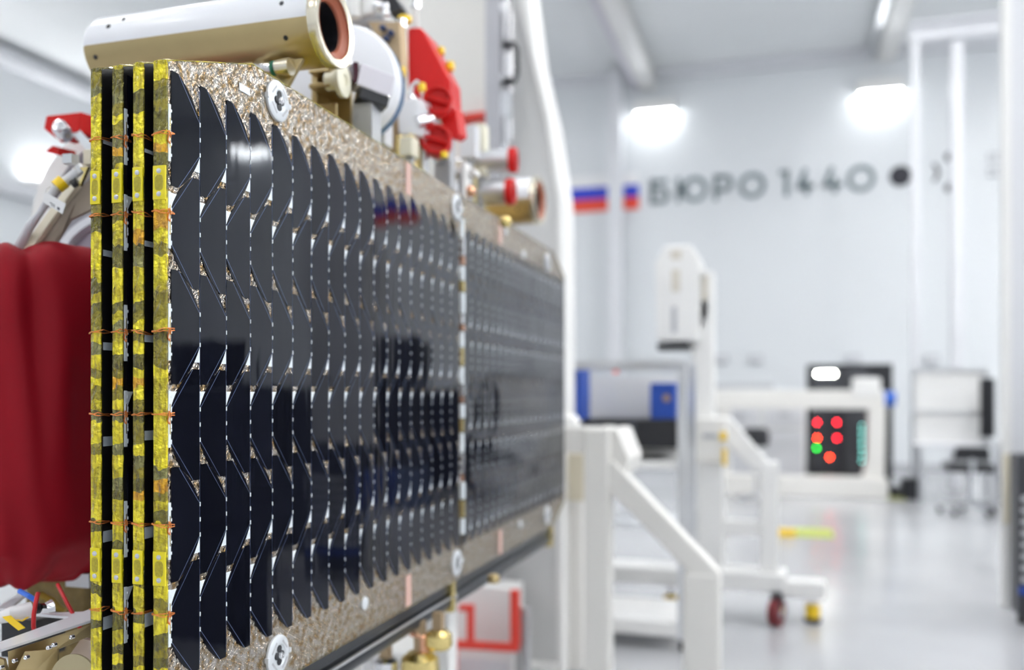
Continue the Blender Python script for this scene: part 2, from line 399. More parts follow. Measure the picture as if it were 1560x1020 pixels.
part(sign, 'logo_crescent', DOTM, lambda b: ringp(b, X_(1411), zl + .02, .17, .225, -.9, .9, 16))
part(sign, 'logo_dot', DOTM, lambda b: discp(b, X_(1447), zl + .29, .085))
part(sign, 'logo_dot', DOTM, lambda b: discp(b, X_(1447), zl - .27, .085))
def caption(b):
    for r, zz in ((0, zl + .15), (1, zl - .12)):
        for k in range(2):
            x = X_(1505) + k * .11
            b.box((x, LW - .015, zz), (x + .03, LW, zz + .16)); b.box((x, LW - .015, zz + .13), (x + .08, LW, zz + .16)); b.box((x, LW - .015, zz), (x + .08, LW, zz + .03))
part(sign, 'caption', GREYM, caption)
def flag(x0, x1, zc, label):
    def f(b):
        for k, mm in enumerate((FRED, FBLUE, FWHT)):
            b.box((x0, LW - .032, zc + (k - 1.5) * .245), (x1, LW - .003, zc + (k - .5) * .245), mm)
    return single('flag', None, f, label, 'flag', org=((x0 + x1) / 2, LW, zc))
fz = (wp(888, 306).z)
flag(wp(858, 300).x, wp(973, 300).x, fz + .02 + .12, 'white blue and red flag on the back wall crossed by a white column')
fm = GN(579, 327, 0)
vx = lambda px: -GL(px, 320, LW).x
flag(vx(628), vx(530), -0 + GL(579, 327, LW).z + .12, 'white blue and red flag on the wall mirrored in the solar cells')

# columns by the wall and the gantry
def column(px0, px1, l, ztop, label, dep=.3, m=LIGHTG, cap=True):
    x0, x1 = GL(px0, 300, l).x, GL(px1, 300, l).x
    t = thing('column', label, 'column', ((x0 + x1) / 2, l + dep / 2, 0))
    part(t, 'shaft', m, lambda b: (b.box((x0, l, .02), (x1, l + .04, ztop)), b.box((x0, l + dep - .04, .02), (x1, l + dep, ztop)), b.box(((x0 + x1) / 2 - .03, l + .04, .02), ((x0 + x1) / 2 + .03, l + dep - .04, ztop)), b.box((x1 - .02, l + .04, .02), (x1, l + dep - .04, ztop))), bevel=.01)
    part(t, 'base_plate', GREYM, lambda b: b.box((x0 - .06, l - .06, 0), (x1 + .06, l + dep + .06, .03)))
    return t
column(926, 946, LW - .55, GL(920, 108, LW - .55).z, 'white column standing in front of the wall flag')
column(1389, 1401, LC + 14.5, GL(1390, 62, LC + 14.5).z, 'slim white gantry column beside the round logo dot', .12)
column(1450, 1468, LC + 14.5, GL(1450, 62, LC + 14.5).z, 'slim white gantry column hiding part of the wall logo', .2)
lg = LC + 14.5
gz = GL(1400, 62, lg).z
single('gantry_beam', LIGHTG, lambda b: (b.box((GL(1386, 60, lg).x, lg - .02, gz), (GL(1540, 60, lg).x, lg + .25, gz + .05)), b.box((GL(1386, 60, lg).x, lg + .1, gz + .05), (GL(1540, 60, lg).x, lg + .15, gz + .25)), b.box((GL(1386, 60, lg).x, lg, gz + .25), (GL(1540, 60, lg).x, lg + .25, gz + .3))), 'pale horizontal beam lying across the gantry columns under the ceiling', 'beam', org=(GL(1460, 60, lg).x, lg, gz))

# ------------------------------------------------------------------ solar array
U = .00095
ZP, ZB = CAMH + 580 * U, CAMH - 532 * U
ZT1, ZB1 = CAMH + 505 * U, CAMH - 457 * U
P = .0676; WCELL = .0657; HCELL = 175.5 * U; CH = .056; AF = .0155
LE = -.010; CHL = .211
L1 = 18.17 * P; L2 = L1 + .012; L3 = 36.5 * P
def chamfer(n=7):
    # from (W, CH) at the short side round to (AF, 0) at the long edge
    p0, p1, p2 = Vector((WCELL, CH)), Vector((WCELL - .0125, .0185)), Vector((AF, 0))
    p1 = Vector(((p0.x + p2.x) / 2 + .0085, (p0.y + p2.y) / 2 - .0085))
    return [p0 * (1 - t) ** 2 + p1 * 2 * t * (1 - t) + p2 * t * t for t in [i / n for i in range(n + 1)]]
CHF = chamfer()
def cell_mesh():
    low = [(p.x, p.y) for p in CHF[::-1]]                       # AF,0 -> W,CH
    up = [(p.x, HCELL - p.y) for p in CHF]                       # W,H-CH -> AF,H
    poly = [(0, 0)] + low + up + [(0, HCELL)]
    cx, cz = WCELL / 2, HCELL / 2
    b = MB(); t = .0009
    b.prism([(0, x - cx, z - cz) for x, z in poly], (t, 0, 0), CELL)
    for zs in (1, -1):
        p = Vector((AF + .001, (HCELL / 2 - .001) * 1)); q = Vector((WCELL - .0005, HCELL / 2 - CH - .002))
        d = (q - p).normalized(); nn = Vector((-d.y, d.x)) * .00032
        pts = [(t + .00012, v.x - cx, v.y * zs) for v in (p - nn, q - nn, q + nn, p + nn)]
        b.add(pts, [(0, 1, 2, 3)], False, LINE)
    o = build('cell_proto', b, CELL); me = o.data; me.name = 'solar_cell'
    bpy.data.objects.remove(o); return me
CELLME = cell_mesh()
def tab_pts(dl, dz, flip):
    # white fillet between a cell corner and the column line
    cut = CH - .0225
    pts = [(p.x + .0006, p.y - .0004) for p in CHF if p.y > cut]
    xs = [(p.x, p.y) for p in CHF]
    for (xa, ya), (xb, yb) in zip(xs[:-1], xs[1:]):
        if ya > cut >= yb: pts.append((xa + (xb - xa) * (ya - cut) / (ya - yb) + .0006, cut))
    pts += [(WCELL + .0012, cut), (WCELL + .0012, CH - .001)]
    cx, cz = WCELL / 2, HCELL / 2
    out = [((x - cx), (z - cz)) for x, z in pts]
    if flip: out = [(-x, -z) for x, z in out]
    return [(dl + x, dz + z) for x, z in out]

def outline(l0, l1, near, far):
    pts = []
    if near: pts += [(l0, ZB1), (l0, ZT1), (CHL, ZP)]
    else: pts += [(l0, ZB), (l0, ZP)]
    if far: pts += [(l1 - .18, ZP), (l1, ZT1), (l1, ZB1), (l1 - .18, ZB)]
    else: pts += [(l1, ZP), (l1, ZB)]
    if near: pts += [(CHL, ZB)]
    return pts

def tape_path(l0, near, l1, far):
    def ramp(a, b, n): return [(a[0] + (b[0] - a[0]) * i / n, a[1] + (b[1] - a[1]) * i / n) for i in range(n)]
    if near: return ramp((1.0, ZP), (CHL, ZP), 40) + ramp((CHL, ZP), (l0, ZT1), 20) + ramp((l0, ZT1), (l0, ZB1), 96) + ramp((l0, ZB1), (CHL, ZB), 20) + ramp((CHL, ZB), (1.0, ZB), 40)
    return ramp((l0 + .05, ZP), (l1 - .18, ZP), 40) + ramp((l1 - .18, ZP), (l1, ZT1), 12) + ramp((l1, ZT1), (l1, ZB1), 40) + ramp((l1, ZB1), (l1 - .18, ZB), 12)

def make_tape(b, n1, n0, l0, near, l1, far, rnd):
    path = tape_path(l0, near, l1, far); vs, fs = [], []; K = 6; prev = 0
    for i, (l, z) in enumerate(path):
        la, za = path[max(i - 1, 0)]; lb, zb_ = path[min(i + 1, len(path) - 1)]
        d = Vector((lb - la, zb_ - za)).normalized(); nrm = Vector((d.y, -d.x))
        nrm = -nrm if (nrm.x * ((-1 if near else 1)) < -.01 and abs(nrm.x) > .2) else nrm
        cl, cz = .6, (ZP + ZB) / 2
        if nrm.dot(Vector((l - (.9 if near else L2), z - cz))) < 0: nrm = -nrm
        lip = (.0030 if n1 > -.01 else .0012) + rnd.random() * .0010
        if abs(nrm.y) > .9: lip = .0008
        def P3(n, off): return (n, l + nrm.x * off, z + nrm.y * off)
        j = lambda s: (rnd.random() - .5) * s
        vs += [P3(n1 + .0006, -lip), P3(n1 + .0006, .0004 + j(.0006)), P3(n1 + (n0 - n1) * .33 + j(.002), .0015 + j(.0022)),
               P3(n1 + (n0 - n1) * .66 + j(.002), .0015 + j(.0022)), P3(n0 - .0006, .0004 + j(.0006)), P3(n0 - .0006, -lip)]
    for i in range(len(path) - 1):
        for k in range(K - 1): fs.append((i * K + k, i * K + k + 1, (i + 1) * K + k + 1, (i + 1) * K + k))
    b.add(vs, fs, False)

LACE = [.374, .262, .090, -.030, -.189, -.318]
def strips_z(k):
    top = CAMH + (493 - 151.25 * k) * U; mid = top - HCELL / 2
    return mid + (-.008 if k % 2 == 0 else .010)
def make_panel(label, n1, th, l0, l1, near, far, cells, parity, detail, rnd):
    n0 = n1 - th
    t = thing('solar_panel', label, 'solar panel', (n1, (l0 + l1) / 2, ZB), 'folded solar panel stack')
    ol = outline(l0, l1, near, far)
    front = FOIL if cells and detail == 'full' else CARBON
    part(t, 'substrate', None, lambda b: (b.prism([(n1 - .001, l, z) for l, z in ol], (.001, 0, 0), front), b.prism([(n0, l, z) for l, z in ol], (th - .001, 0, 0), CARBON)))
    if near or far: part(t, 'edge_tape', KAP, lambda b: make_tape(b, n1, n0, l0, near, l1, far, rnd))
    if near:
        for zi in (CAMH + .304, CAMH - .251):
            blk = part(t, 'edge_insert', None, lambda b: (b.box((n0 - .0002, l0 - .0026, zi - .0245), (n1 + .0004, l0 + .002, zi + .0245), YBLK),
                 b.prism([(n0 + th * (.5 + .36 * math.copysign(abs(math.cos(a)) ** .6, math.cos(a))), l0 - .0029, zi + .0115 * math.copysign(abs(math.sin(a)) ** .6, math.sin(a))) for a in [2 * PI * i / 16 for i in range(16)]], (0, .001, 0), YOVAL)), bevel=.0004)
            for s in (1, -1):
                def scr(b):
                    c = Vector(((n0 + n1) / 2, l0 - .0026, zi + s * .0165))
                    b.lathe(c, (0, -1, 0), [(.0036, -.001), (.0036, .0011), (.0026, .0016), (0, .0017)], 14, SCREW)
                    b.cbox(c + Vector((0, -.0017, 0)), (.0048, .0004, .0006), GREYM)
                part(blk, 'screw', None, scr)
        for zi in LACE:
            def lace(b):
                pts = []; tilt = rnd.uniform(-.008, .008)
                lp = [(n1 + .002, l0 + .016), (n1 + .002, l0 + .004), (n1 - .002, l0 - .0030), (n1 - th * .4, l0 - .0042), (n1 - th * .75, l0 - .004), (n0 - .002, l0 - .002), (n0 - .0035, l0 + .006), (n0 - .003, l0 + .02)]
                for r in range(2):
                    q = [(x, y, CAMH + zi + tilt * (i / 7 - .5) + r * .0017 + rnd.uniform(-.0012, .0012) + (r - .5) * .0022 * math.sin(i)) for i, (x, y) in enumerate(lp)]
                    b.tube(q, .0008, 6)
                if cells:
                    c = Vector((n1 + .0022, l0 + .0045, CAMH + zi))
                    b.tube([c + Vector((.001 * math.sin(a * 3), .0022 * math.cos(a), -.004 + .0095 * math.sin(a))) for a in [2 * PI * i / 14 for i in range(14)]], .0009, 6)
            part(t, 'lacing_wire', COPPER, lace)
    if cells:
        if near:
            for k in range(6):
                zz = strips_z(k)
                def bus(b):
                    b.box((n1, l0 + .0035, zz - .041), (n1 + .0016, l0 + .0085, zz + .041), TABW)
                    b.box((n1 + .0016, l0 + .0055, zz - .022), (n1 + .0019, l0 + .0075, zz + .022), BRASS)
                    for q in range(5): b.box((n1 + .0016, l0 + .0082, zz - .032 + q * .016 - .002), (n1 + .0022, l0 + .0102, zz - .032 + q * .016 + .002), TABW)
                part(t, 'busbar_strip', TABW, bus)
        ls = 0 if near else l0 + .008
        allc = []
        for c in range(18):
            for r in range(6):
                ztop = CAMH + (493 - 151.25 * r) * U
                flip = (r + parity) % 2 == 1
                allc.append((c, r, ls + c * P + WCELL / 2, ztop - HCELL / 2, flip))
        if detail == 'full':
            order = sorted(allc, key=lambda q: q[0])
            for c, r, l, z, fl in order[:100]:
                o = bpy.data.objects.new('solar_cell', CELLME); COL.objects.link(o); o.parent = t
                o.location = Vector((n1 + .0004, l, z)) - ORG[t]
                o.rotation_euler = (PI if fl else 0, rnd.uniform(-.004, .004), rnd.uniform(-.006, .006))
            rest = order[100:]
        else: rest = allc
        if rest:
            b = MB()
            for c, r, l, z, fl in rest:
                s = -1 if fl else 1
                b.add([Vector((v.co.x + n1 + .0004, l + s * v.co.y, z + s * v.co.z)) for v in CELLME.vertices], [list(p.vertices) for p in CELLME.polygons if p.material_index == 0], False)
            o = build('solar_cells', b, CELL, t); o['kind'] = 'stuff'
        for c in range(18 if detail == 'full' else 1):
            def ic(b):
                for cc, r, l, z, fl in allc:
                    if cc != c: continue
                    b.prism([(n1 + .0002, y, zz) for y, zz in tab_pts(l, z, fl)], (.0007, 0, 0), TABW)
                    s = -1 if fl else 1
                    for d in (-.0230, .0, .0230):
                        b.cbox((n1 + .0013, l + s * (WCELL / 2 + .0009), z + d), (.0014, .0019, .0064), TABW)
                    b.cbox((n1 + .0008, l + WCELL / 2 + .001, z), (.0006, .0003, HCELL * .9), LINE)
            part(t, 'interconnect_strip', TABW, ic)
    return t
R1 = random.Random(3)
make_panel('rearmost yellow taped solar panel of the folded stack, nearest the red cloth cover', -.1137, .0165, LE, L1, True, False, False, 0, 'none', R1)
make_panel('second yellow taped solar panel of the stack, cells facing a black gap', -.0754, .0165, LE, L1, True, False, True, 0, 'edge', R1)
make_panel('third yellow taped solar panel of the stack, just behind the front panel', -.0390, .0165, LE, L1, True, False, False, 0, 'none', R1)
PF = make_panel('front solar panel with large dark hexagon-cut cells and yellow taped near edge', 0, .0205, LE, L1, True, False, True, 0, 'full', R1)
PB = make_panel('blurred solar panel at the far end beyond the golden seam', 0, .0205, L2, L3, False, True, True, 1, 'full', R1)

# stickers on the carbon backs
for pn, nn, pxs, ys in ((0, -.1137, (157, 170), (218, 386, 527, 671, 815, 946)), (2, -.0390, (220, 235), (232, 372, 515, 662, 809, 941))):
    pan = [o for o in bpy.data.objects if o.name.startswith('solar_panel') and o.parent is None][pn]
    for y in ys:
        a, b_ = GN(pxs[0], y - 6, nn), GN(pxs[1] + 5, y + 7, nn)
        def stk(b):
            r = .002; y0, y1 = sorted((a.y, b_.y)); z0, z1 = sorted((a.z, b_.z))
            b.prism([(nn + .0002, y0 + .0, z0), (nn + .0002, y1 - r, z0), (nn + .0002, y1, z0 + r), (nn + .0002, y1, z1 - r), (nn + .0002, y1 - r, z1), (nn + .0002, y0, z1)], (.0004, 0, 0))
        part(pan, 'sticker', STICK, stk)

# hold-down discs, tapes and the seam
def disc(parent, l, z, rad=.035):
    def f(b):
        b.lathe((.0004, l, z), (1, 0, 0), [(rad, 0), (rad, .004), (rad - .004, .0062), (rad * .55, .0068), (rad * .5, .005), (rad * .42, .005), (0, .005)], 36)
        for s in (1, -1): b.cbox((.004, l + s * rad, z), (.007, .006, .008))
    o = part(parent, 'hold_down_disc', SILV, f)
    def slots(b):
        for an in (.75, 2.4, 3.9, 5.5):
            d = Vector((0, math.cos(an), math.sin(an))); e = Vector((0, -d.z, d.y)); c = Vector((.0071, l, z)) + d * rad * .66
            b.prism([c - e * .011 - d * .002, c + e * .011 - d * .002, c + e * .011 + d * .002, c - e * .011 + d * .002], (.0003, 0, 0))
    part(o, 'slot', GREYM, slots)
    def rec(b):
        for an, rr in ((.0, .008), (PI / 2, .011), (PI, .008), (3 * PI / 2, .011)):
            b.lathe((.0053, l + rr * math.cos(an), z + rr * math.sin(an)), (1, 0, 0), [(.0066, 0), (.0066, .0018), (0, .0018)], 16)
    part(o, 'recess', BLACKM, rec)
    part(o, 'bolt', STEEL, lambda b: (b.lathe((.0055, l, z), (1, 0, 0), [(.006, 0), (.006, .006), (.0045, .008), (0, .008)], 6), b.tube([(.012, l - .006, z - .003), (.013, l, z), (.012, l + .007, z + .002)], .0012, 6)))
dl = GN(421, 155, 0).y
disc(PF, dl, CAMH + .512); disc(PF, dl, CAMH - .456)
ds = GN(702, 330, 0).y
disc(PF, L1 - .036, CAMH + .508); disc(PF, L1 - .036, CAMH - .458)
df = GN(833, 395, 0).y
disc(PB, df, CAMH + .497); disc(PB, df, CAMH - .456)
for par, px, up in ((PF, 622, 1), (PF, 622, -1), (PB, 762, 1), (PB, 762, -1)):
    l = GN(px, 500, 0).y
    z0, z1 = (CAMH + .472, ZP - .004) if up > 0 else (ZB + .004, CAMH - .428)
    part(par, 'pink_tape', PINK, lambda b: b.box((.0003, l - .016, z0), (.0012, l + .016, z1)))
for par, px, zz in ((PF, 555, -.443), (PB, 792, -.44), (PB, 797, .478)):
    l = GN(px, 500, 0).y
    part(par, 'rivet', SILV, lambda b: b.lathe((0, l, CAMH + zz), (1, 0, 0), [(.014, 0), (.014, .003), (.008, .006), (0, .006)], 20))
def seam(b):
    rnd = random.Random(5); z = ZB + .12; k = 0
    while z < ZP - .1:
        h = rnd.uniform(.02, .06); mm = (TABW, BRASS, TABW, COPR, STEEL)[k % 5]
        b.box((-.004, L1 - .003, z), (.004 + rnd.random() * .004, L2 + .004, z + h - .004), mm); z += h; k += 1
part(PF, 'hinge_seam', None, seam)
def tags(b):
    for px, py, w, h in ((372, 136, .03, .012),):
        p = GN(px, py, 0); b.prism([(.0004, p.y - w / 2, p.z - h / 2), (.0004, p.y + w / 2, p.z - h / 2), (.0004, p.y + w / 2, p.z + h / 2), (.0004, p.y - w / 2, p.z + h / 2)], (.0008, 0, 0))
part(PF, 'foil_patch', SILV, tags)

# rail below the panels
rl = thing('hold_down_rail', 'black carbon double rail running along under the solar panels', 'rail', (-.06, 1.2, ZB - .09))
part(rl, 'upper_tube', RAIL, lambda b: b.beam((-.045, .2, ZB - .022), (-.045, L3 - .1, ZB - .022), .05, .034), bevel=.006)
part(rl, 'lower_tube', RAIL, lambda b: b.tube([(-.035, .2, ZB - .062), (-.035, L3 - .1, ZB - .062)], .021, 20))
part(rl, 'silver_cable', ALU, lambda b: b.tube([(-.012, .2, ZB - .046), (-.012, 1.0, ZB - .044), (-.012, L1 - .05, ZB - .046)], .0035, 8))
for l in (1.2, 2.3):
    part(rl, 'clamp', BRASS if l > 1 else STEEL, lambda b: (b.box((-.075, l - .014, ZB - .088), (-.008, l + .014, ZB - .001)), ), bevel=.002)
    part(rl, 'clamp_pin', STEEL, lambda b: b.cyl((-.008, l, ZB - .045), (-.001, l, ZB - .045), .009, 12))

# ------------------------------------------------------------------ satellite body behind the panels
BT = 1.86
bus = thing('satellite', 'silver and gold satellite body mostly hidden behind the folded solar panels', 'satellite', (-.43, 1.45, .98))
part(bus, 'body_shell', LIGHTG, lambda b: b.box((-.70, .82, .98), (-.17, 2.36, BT - .02)), bevel=.01)
part(bus, 'top_deck', GOLD, lambda b: b.box((-.72, .78, BT - .02), (-.15, 2.40, BT)), bevel=.004)
part(bus, 'bottom_deck', TAN, lambda b: b.box((-.72, .78, .955), (-.15, 2.40, .98)), bevel=.004)
for l in (.95, 1.4, 2.0):
    part(bus, 'panel_hinge', BRASS, lambda b: b.box((-.172, l - .04, 1.3), (-.1335, l + .04, 1.42)), bevel=.003)
# trolley carrying it
tr = thing('satellite_trolley', 'white steel trolley under the satellite body, mostly out of sight', 'trolley', (-.43, 1.45, 0))
for x in (-.66, -.22):
    for y in (.95, 1.65):
        part(tr, 'leg', WHITE, lambda b: b.box((x - .04, y - .04, .08), (x + .04, y + .04, .95)))
        part(tr, 'caster', RUBBER, lambda b: b.cyl((x - .02, y, .05), (x + .02, y, .05), .05, 18))
for x in (-.70, -.26): part(tr, 'top_rail', WHITE, lambda b: b.box((x, .85, .9), (x + .08, 2.3, .955)))
for y in (.85, 2.22): part(tr, 'cross_rail', WHITE, lambda b: b.box((-.62, y, .9), (-.26, y + .08, .955)))
for x in (-.70, -.26): part(tr, 'low_rail', WHITE, lambda b: b.box((x, .99, .2), (x + .08, 1.61, .26)))

# ---- white and gold tube on the deck (two of them)
def star_tube(label, end, Lr, r, seg=72):
    ax = Vector((-1, 0, 0)); e = Vector(end)
    t = thing('sensor_tube', label, 'sensor tube', (e.x - Lr / 2, e.y, e.z - r))
    def body(b):
        b.lathe(e, ax, [(r - .004, .006), (r - .004, .010), (r, .012), (r, Lr - .01), (r - .004, Lr), (r - .004, Lr), (r * .5, Lr + .012), (0, Lr + .012)], seg, LAV2, split=GOLD)
    part(t, 'tube_body', None, body)
    part(t, 'end_ring', CREAM2, lambda b: b.lathe(e, ax, [(r * .84, 0), (r + .003, -.002), (r + .005, .002), (r + .005, .018), (r, .02)], 48))
    part(t, 'lining', RUST, lambda b: b.lathe(e, ax, [(r * .84, -.001), (r * .82, .004), (r * .70, .010), (r * .66, .011), (r * .62, .016)], 40))
    part(t, 'dark_bore', BLACKM, lambda b: b.lathe(e, ax, [(r * .63, .014), (r * .60, .3), (0, .3)], 32))
    for an, d in ((.35, .075), (-.55, .07), (.4, Lr - .06), (.62, Lr - .09), (-.42, Lr - .028)):
        # small dark screw holes facing the camera side (-y)
        dirv = Vector((0, -math.cos(an), math.sin(an)))
        c = e + ax * d + dirv * r
        part(t, 'screw_hole', BLACKM, lambda b: b.lathe(c, dirv, [(.0048, -.002), (.0048, .0008), (.003, .0009), (0, .0004)], 14))
    return t
LAV2 = M('satin_white_tube', (.80, .81, .85), .3, var=.02)
CREAM2 = M('pale_gold_ring', (.78, .72, .58), .22, .9, var=.05)
e1 = G(510, 40, 1.74)
tb = star_tube('large white and gold tube with open orange-lined end above the panel stack', e1, .53, .073)
part(tb, 'saddle', GOLD, lambda b: (b.prism([(e1.x - .05, e1.y - .035, e1.z - .068), (e1.x - .20, e1.y - .035, e1.z - .068), (e1.x - .20, e1.y - .035, BT), (e1.x - .17, e1.y - .035, BT)], (0, .012, 0)),
    b.box((e1.x - .20, e1.y - .035, BT), (e1.x - .16, e1.y + .05, e1.z - .06))), bevel=.002)
part(tb, 'rear_saddle', GOLD, lambda b: (b.box((e1.x - .46, e1.y - .03, BT), (e1.x - .42, e1.y + .05, e1.z - .06)),), bevel=.002)
e2 = G(823, 305, 3.45)
e2 = Vector((e2.x, e2.y, e2.z))
tb2 = star_tube('blurred smaller white and gold tube at the far corner of the deck', e2, .38, .087)
part(tb2, 'saddle', GOLD, lambda b: b.box((e2.x - .3, e2.y - .03, BT), (e2.x - .24, e2.y + .03, max(e2.z - .06, BT + .01))))

def onto_deck(b, p, w, m=None, x=None):            # mounting foot from the deck up to a point
    x = min(p.x, -.19) if x is None else x
    b.box((x - w, p.y - w, BT), (x + w, p.y + w, p.z), m)

# silver tube with a green band under the big tube
p = G(418, 104, 1.72); q = G(372, 100, 1.80)
hf = thing('harness_tube', 'short silver tube with a green band beneath the big white tube', 'tube', q)
part(hf, 'sleeve', STEEL, lambda b: b.tube([q + Vector((-.05, 0, -.01)), q, p, p + Vector((.008, 0, .001))], .012, 18))
part(hf, 'band', GREENB, lambda b: b.lathe(p - Vector((.004, 0, 0)), (1, 0, 0), [(.012, 0), (.0138, .0005), (.0138, .006), (.012, .0065)], 24))
part(hf, 'end_cone', CREAM2, lambda b: b.cyl(p + Vector((.006, 0, .001)), p + Vector((.036, 0, .0)), .014, 18, r2=.017))
part(hf, 'foot', GOLD, lambda b: b.box((q.x - .02, q.y - .008, BT), (q.x + .0, q.y + .008, q.z)))

# gold bracket with cream flange disc
p = G(512, 135, 1.95)
fb = thing('gold_bracket', 'gold angle bracket carrying a cream round flange beside the tube end', 'bracket', (p.x, p.y, BT))
part(fb, 'bracket_plate', GOLD, lambda b: (b.box((p.x - .06, p.y, BT), (p.x - .045, p.y + .07, p.z + .04)), b.box((p.x - .06, p.y + .0, BT), (p.x + .0, p.y + .01, p.z - .03)), b.box((p.x - .06, p.y + .06, BT), (p.x + .005, p.y + .07, p.z + .03)), b.box((p.x - .05, p.y - .03, p.z - .004), (p.x, p.y + .07, p.z + .006)), b.box((p.x - .05, p.y - .03, p.z + .028), (p.x, p.y + .07, p.z + .036))), bevel=.002)
fd = G(526, 122, 1.93)
part(fb, 'flange_disc', CREAM, lambda b: b.lathe(fd + Vector((-.012, 0, 0)), (1, .05, 0), [(.02, -.03), (.02, 0), (.036, 0), (.036, .01), (.03, .012), (.012, .012), (.012, .008), (0, .008)], 32))
part(fb, 'clamp_bolt', STEEL, lambda b: (b.ball(G(508, 100, 1.93), .008), b.ball(G(533, 97, 1.95), .007), b.tube([G(508, 100, 1.93), G(520, 90, 1.94), G(533, 97, 1.95)], .003, 8)))

# white dome drum
p = G(518, 118, 2.15)
dr = thing('white_drum', 'smooth white round drum antenna standing behind the open tube end', 'antenna', (p.x, p.y, BT))
part(dr, 'drum_shell', LAV2, lambda b: b.lathe(p + Vector((0, .02, 0)), (.30, -1, -.05), [(0, -.09), (.128, -.09), (.135, -.08), (.135, -.005), (.131, .004), (.125, .012), (.08, .024), (.04, .029), (0, .03)], 48))
part(dr, 'blue_rim', M('steel_blue_rim', (.08, .17, .30), .4, var=.1), lambda b: b.lathe(p + Vector((0, .02, 0)), (.30, -1, -.05), [(.135, -.07), (.140, -.068), (.140, -.045), (.135, -.043)], 48))
part(dr, 'pedestal', GREYM, lambda b: b.box((p.x - .09, p.y + .03, BT), (p.x - .01, p.y + .09, p.z - .08)))

# camera box, maroon front
p = G(556, 135, 2.02)
cb = thing('camera_unit', 'small boxy camera unit with maroon face and pale side under the drum', 'camera', (p.x, p.y, BT))
d1 = Vector((.75, .66, 0)).normalized(); d2 = Vector((d1.y, -d1.x, 0))
def cbx(b):
    c = G(541, 108, 1.98)
    b.beam(c + Vector((0, .004, -.012)), c + d1 * .078 + Vector((0, .004, -.030)), .05, .05, m=LAV)
part(cb, 'housing', None, cbx, bevel=.003)
c0 = G(541, 108, 1.98)
part(cb, 'face_plate', MAROON, lambda b: b.beam(c0 - d1 * .012 + Vector((0, .003, -.010)), c0 + d1 * .001 + Vector((0, .003, -.010)), .046, .046), bevel=.002)
part(cb, 'lower_housing', BLACKM, lambda b: b.beam(c0 + Vector((0, .008, -.050)), c0 + d1 * .066 + Vector((0, .008, -.064)), .05, .026), bevel=.003)
part(cb, 'foot', GREYM, lambda b: b.box((c0.x - .012, c0.y + .012, BT), (c0.x + .035, c0.y + .06, c0.z - .068)))
for px, py in ((592, 147), (558, 121)):
    s_ = G(px, py, 1.99); part(cb, 'screw', STEEL, lambda b: b.ball(s_, .005))

# tan bracket plate, dark equipment and fittings at the top
p = G(588, 60, 2.45)
tp = thing('tan_gusset', 'tan triangular gusset plate between the white drum and red cover', 'bracket', (p.x, p.y, BT))
part(tp, 'gusset_plate', TAN, lambda b: b.prism([G(560, 33, 2.45), G(608, 33, 2.45), G(612, 100, 2.45), G(600, 185, 2.45), (G(600, 185, 2.45).x, G(600, 185, 2.45).y, BT), (G(585, 185, 2.45).x, G(585, 185, 2.45).y, BT), G(585, 185, 2.45), G(596, 95, 2.45)], (0.01, .02, 0)))
for px, py in ((585, 44), (597, 52), (590, 60)):
    s_ = G(px, py, 2.44); part(tp, 'fastener', M('dark_blue_fastener', (.03, .05, .12), .35, .4, var=.1), lambda b: b.lathe(s_, (0, -1, 0), [(.009, 0), (.009, .012), (.005, .016), (0, .016)], 12))
p = G(560, 10, 2.6)
te = thing('valve_block', 'cluster of white and dark valve parts at the very top of the satellite', 'valve', (p.x, p.y, BT))
part(te, 'white_body', WHITE, lambda b: (b.cyl(G(540, 28, 2.6), G(540, -18, 2.6), .021, 20), b.cyl(G(562, 24, 2.6), G(562, -14, 2.6), .019, 20)))
part(te, 'dark_body', BLACKM, lambda b: b.prism([G(575, -20, 2.6), G(602, -5, 2.6), G(612, 12, 2.6), G(592, 20, 2.6), G(572, 4, 2.6)], (.0, .06, 0)))
part(te, 'grey_base', GREYM, lambda b: (b.box(G(532, 38, 2.62), G(582, 22, 2.6) + Vector((0, .08, 0))), b.box((G(556, 30, 2.6).x - .02, G(556, 30, 2.6).y + .03, BT), (G(556, 30, 2.6).x + .02, G(556, 30, 2.6).y + .07, G(556, 30, 2.6).z))), bevel=.003)
part(te, 'steel_fitting', STEEL, lambda b: (b.ball(G(577, 10, 2.58), .016), b.ball(G(588, 22, 2.58), .014), b.cyl(G(588, 30, 2.58), G(588, 6, 2.58), .008, 12)))

# red protective cover with caps
Yr = 2.5
pts = [G(*q, Yr) for q in ((620, 44), (626, 41), (640, 41), (646, 47), (682, 116), (684, 160), (655, 165), (621, 137))]
rc = thing('red_cover', 'tall red protective hood with slanted side standing on the deck', 'protective cover', (pts[0].x, pts[0].y, BT))
ext = Vector((.0, .10, 0))
part(rc, 'hood', REDC, lambda b: b.prism(pts, ext), bevel=.006)
part(rc, 'side_flap', REDC, lambda b: b.prism([G(682, 115, Yr), G(686, 122, Yr), G(690, 198, Yr), G(684, 203, Yr), G(678, 190, Yr), G(675, 150, Yr)], Vector((.0, .085, 0))), bevel=.004)
part(rc, 'strap', REDC, lambda b: b.prism([G(664, 160, Yr - .02), G(694, 165, Yr - .02), G(700, 205, Yr - .02), G(690, 212, Yr - .02), G(676, 200, Yr - .02)], (.01, .04, 0)), bevel=.003)
part(rc, 'support', ALU, lambda b: b.box((pts[6].x - .02, pts[6].y + .08, BT), (pts[6].x + .02, pts[6].y + .12, pts[6].z + .02)))
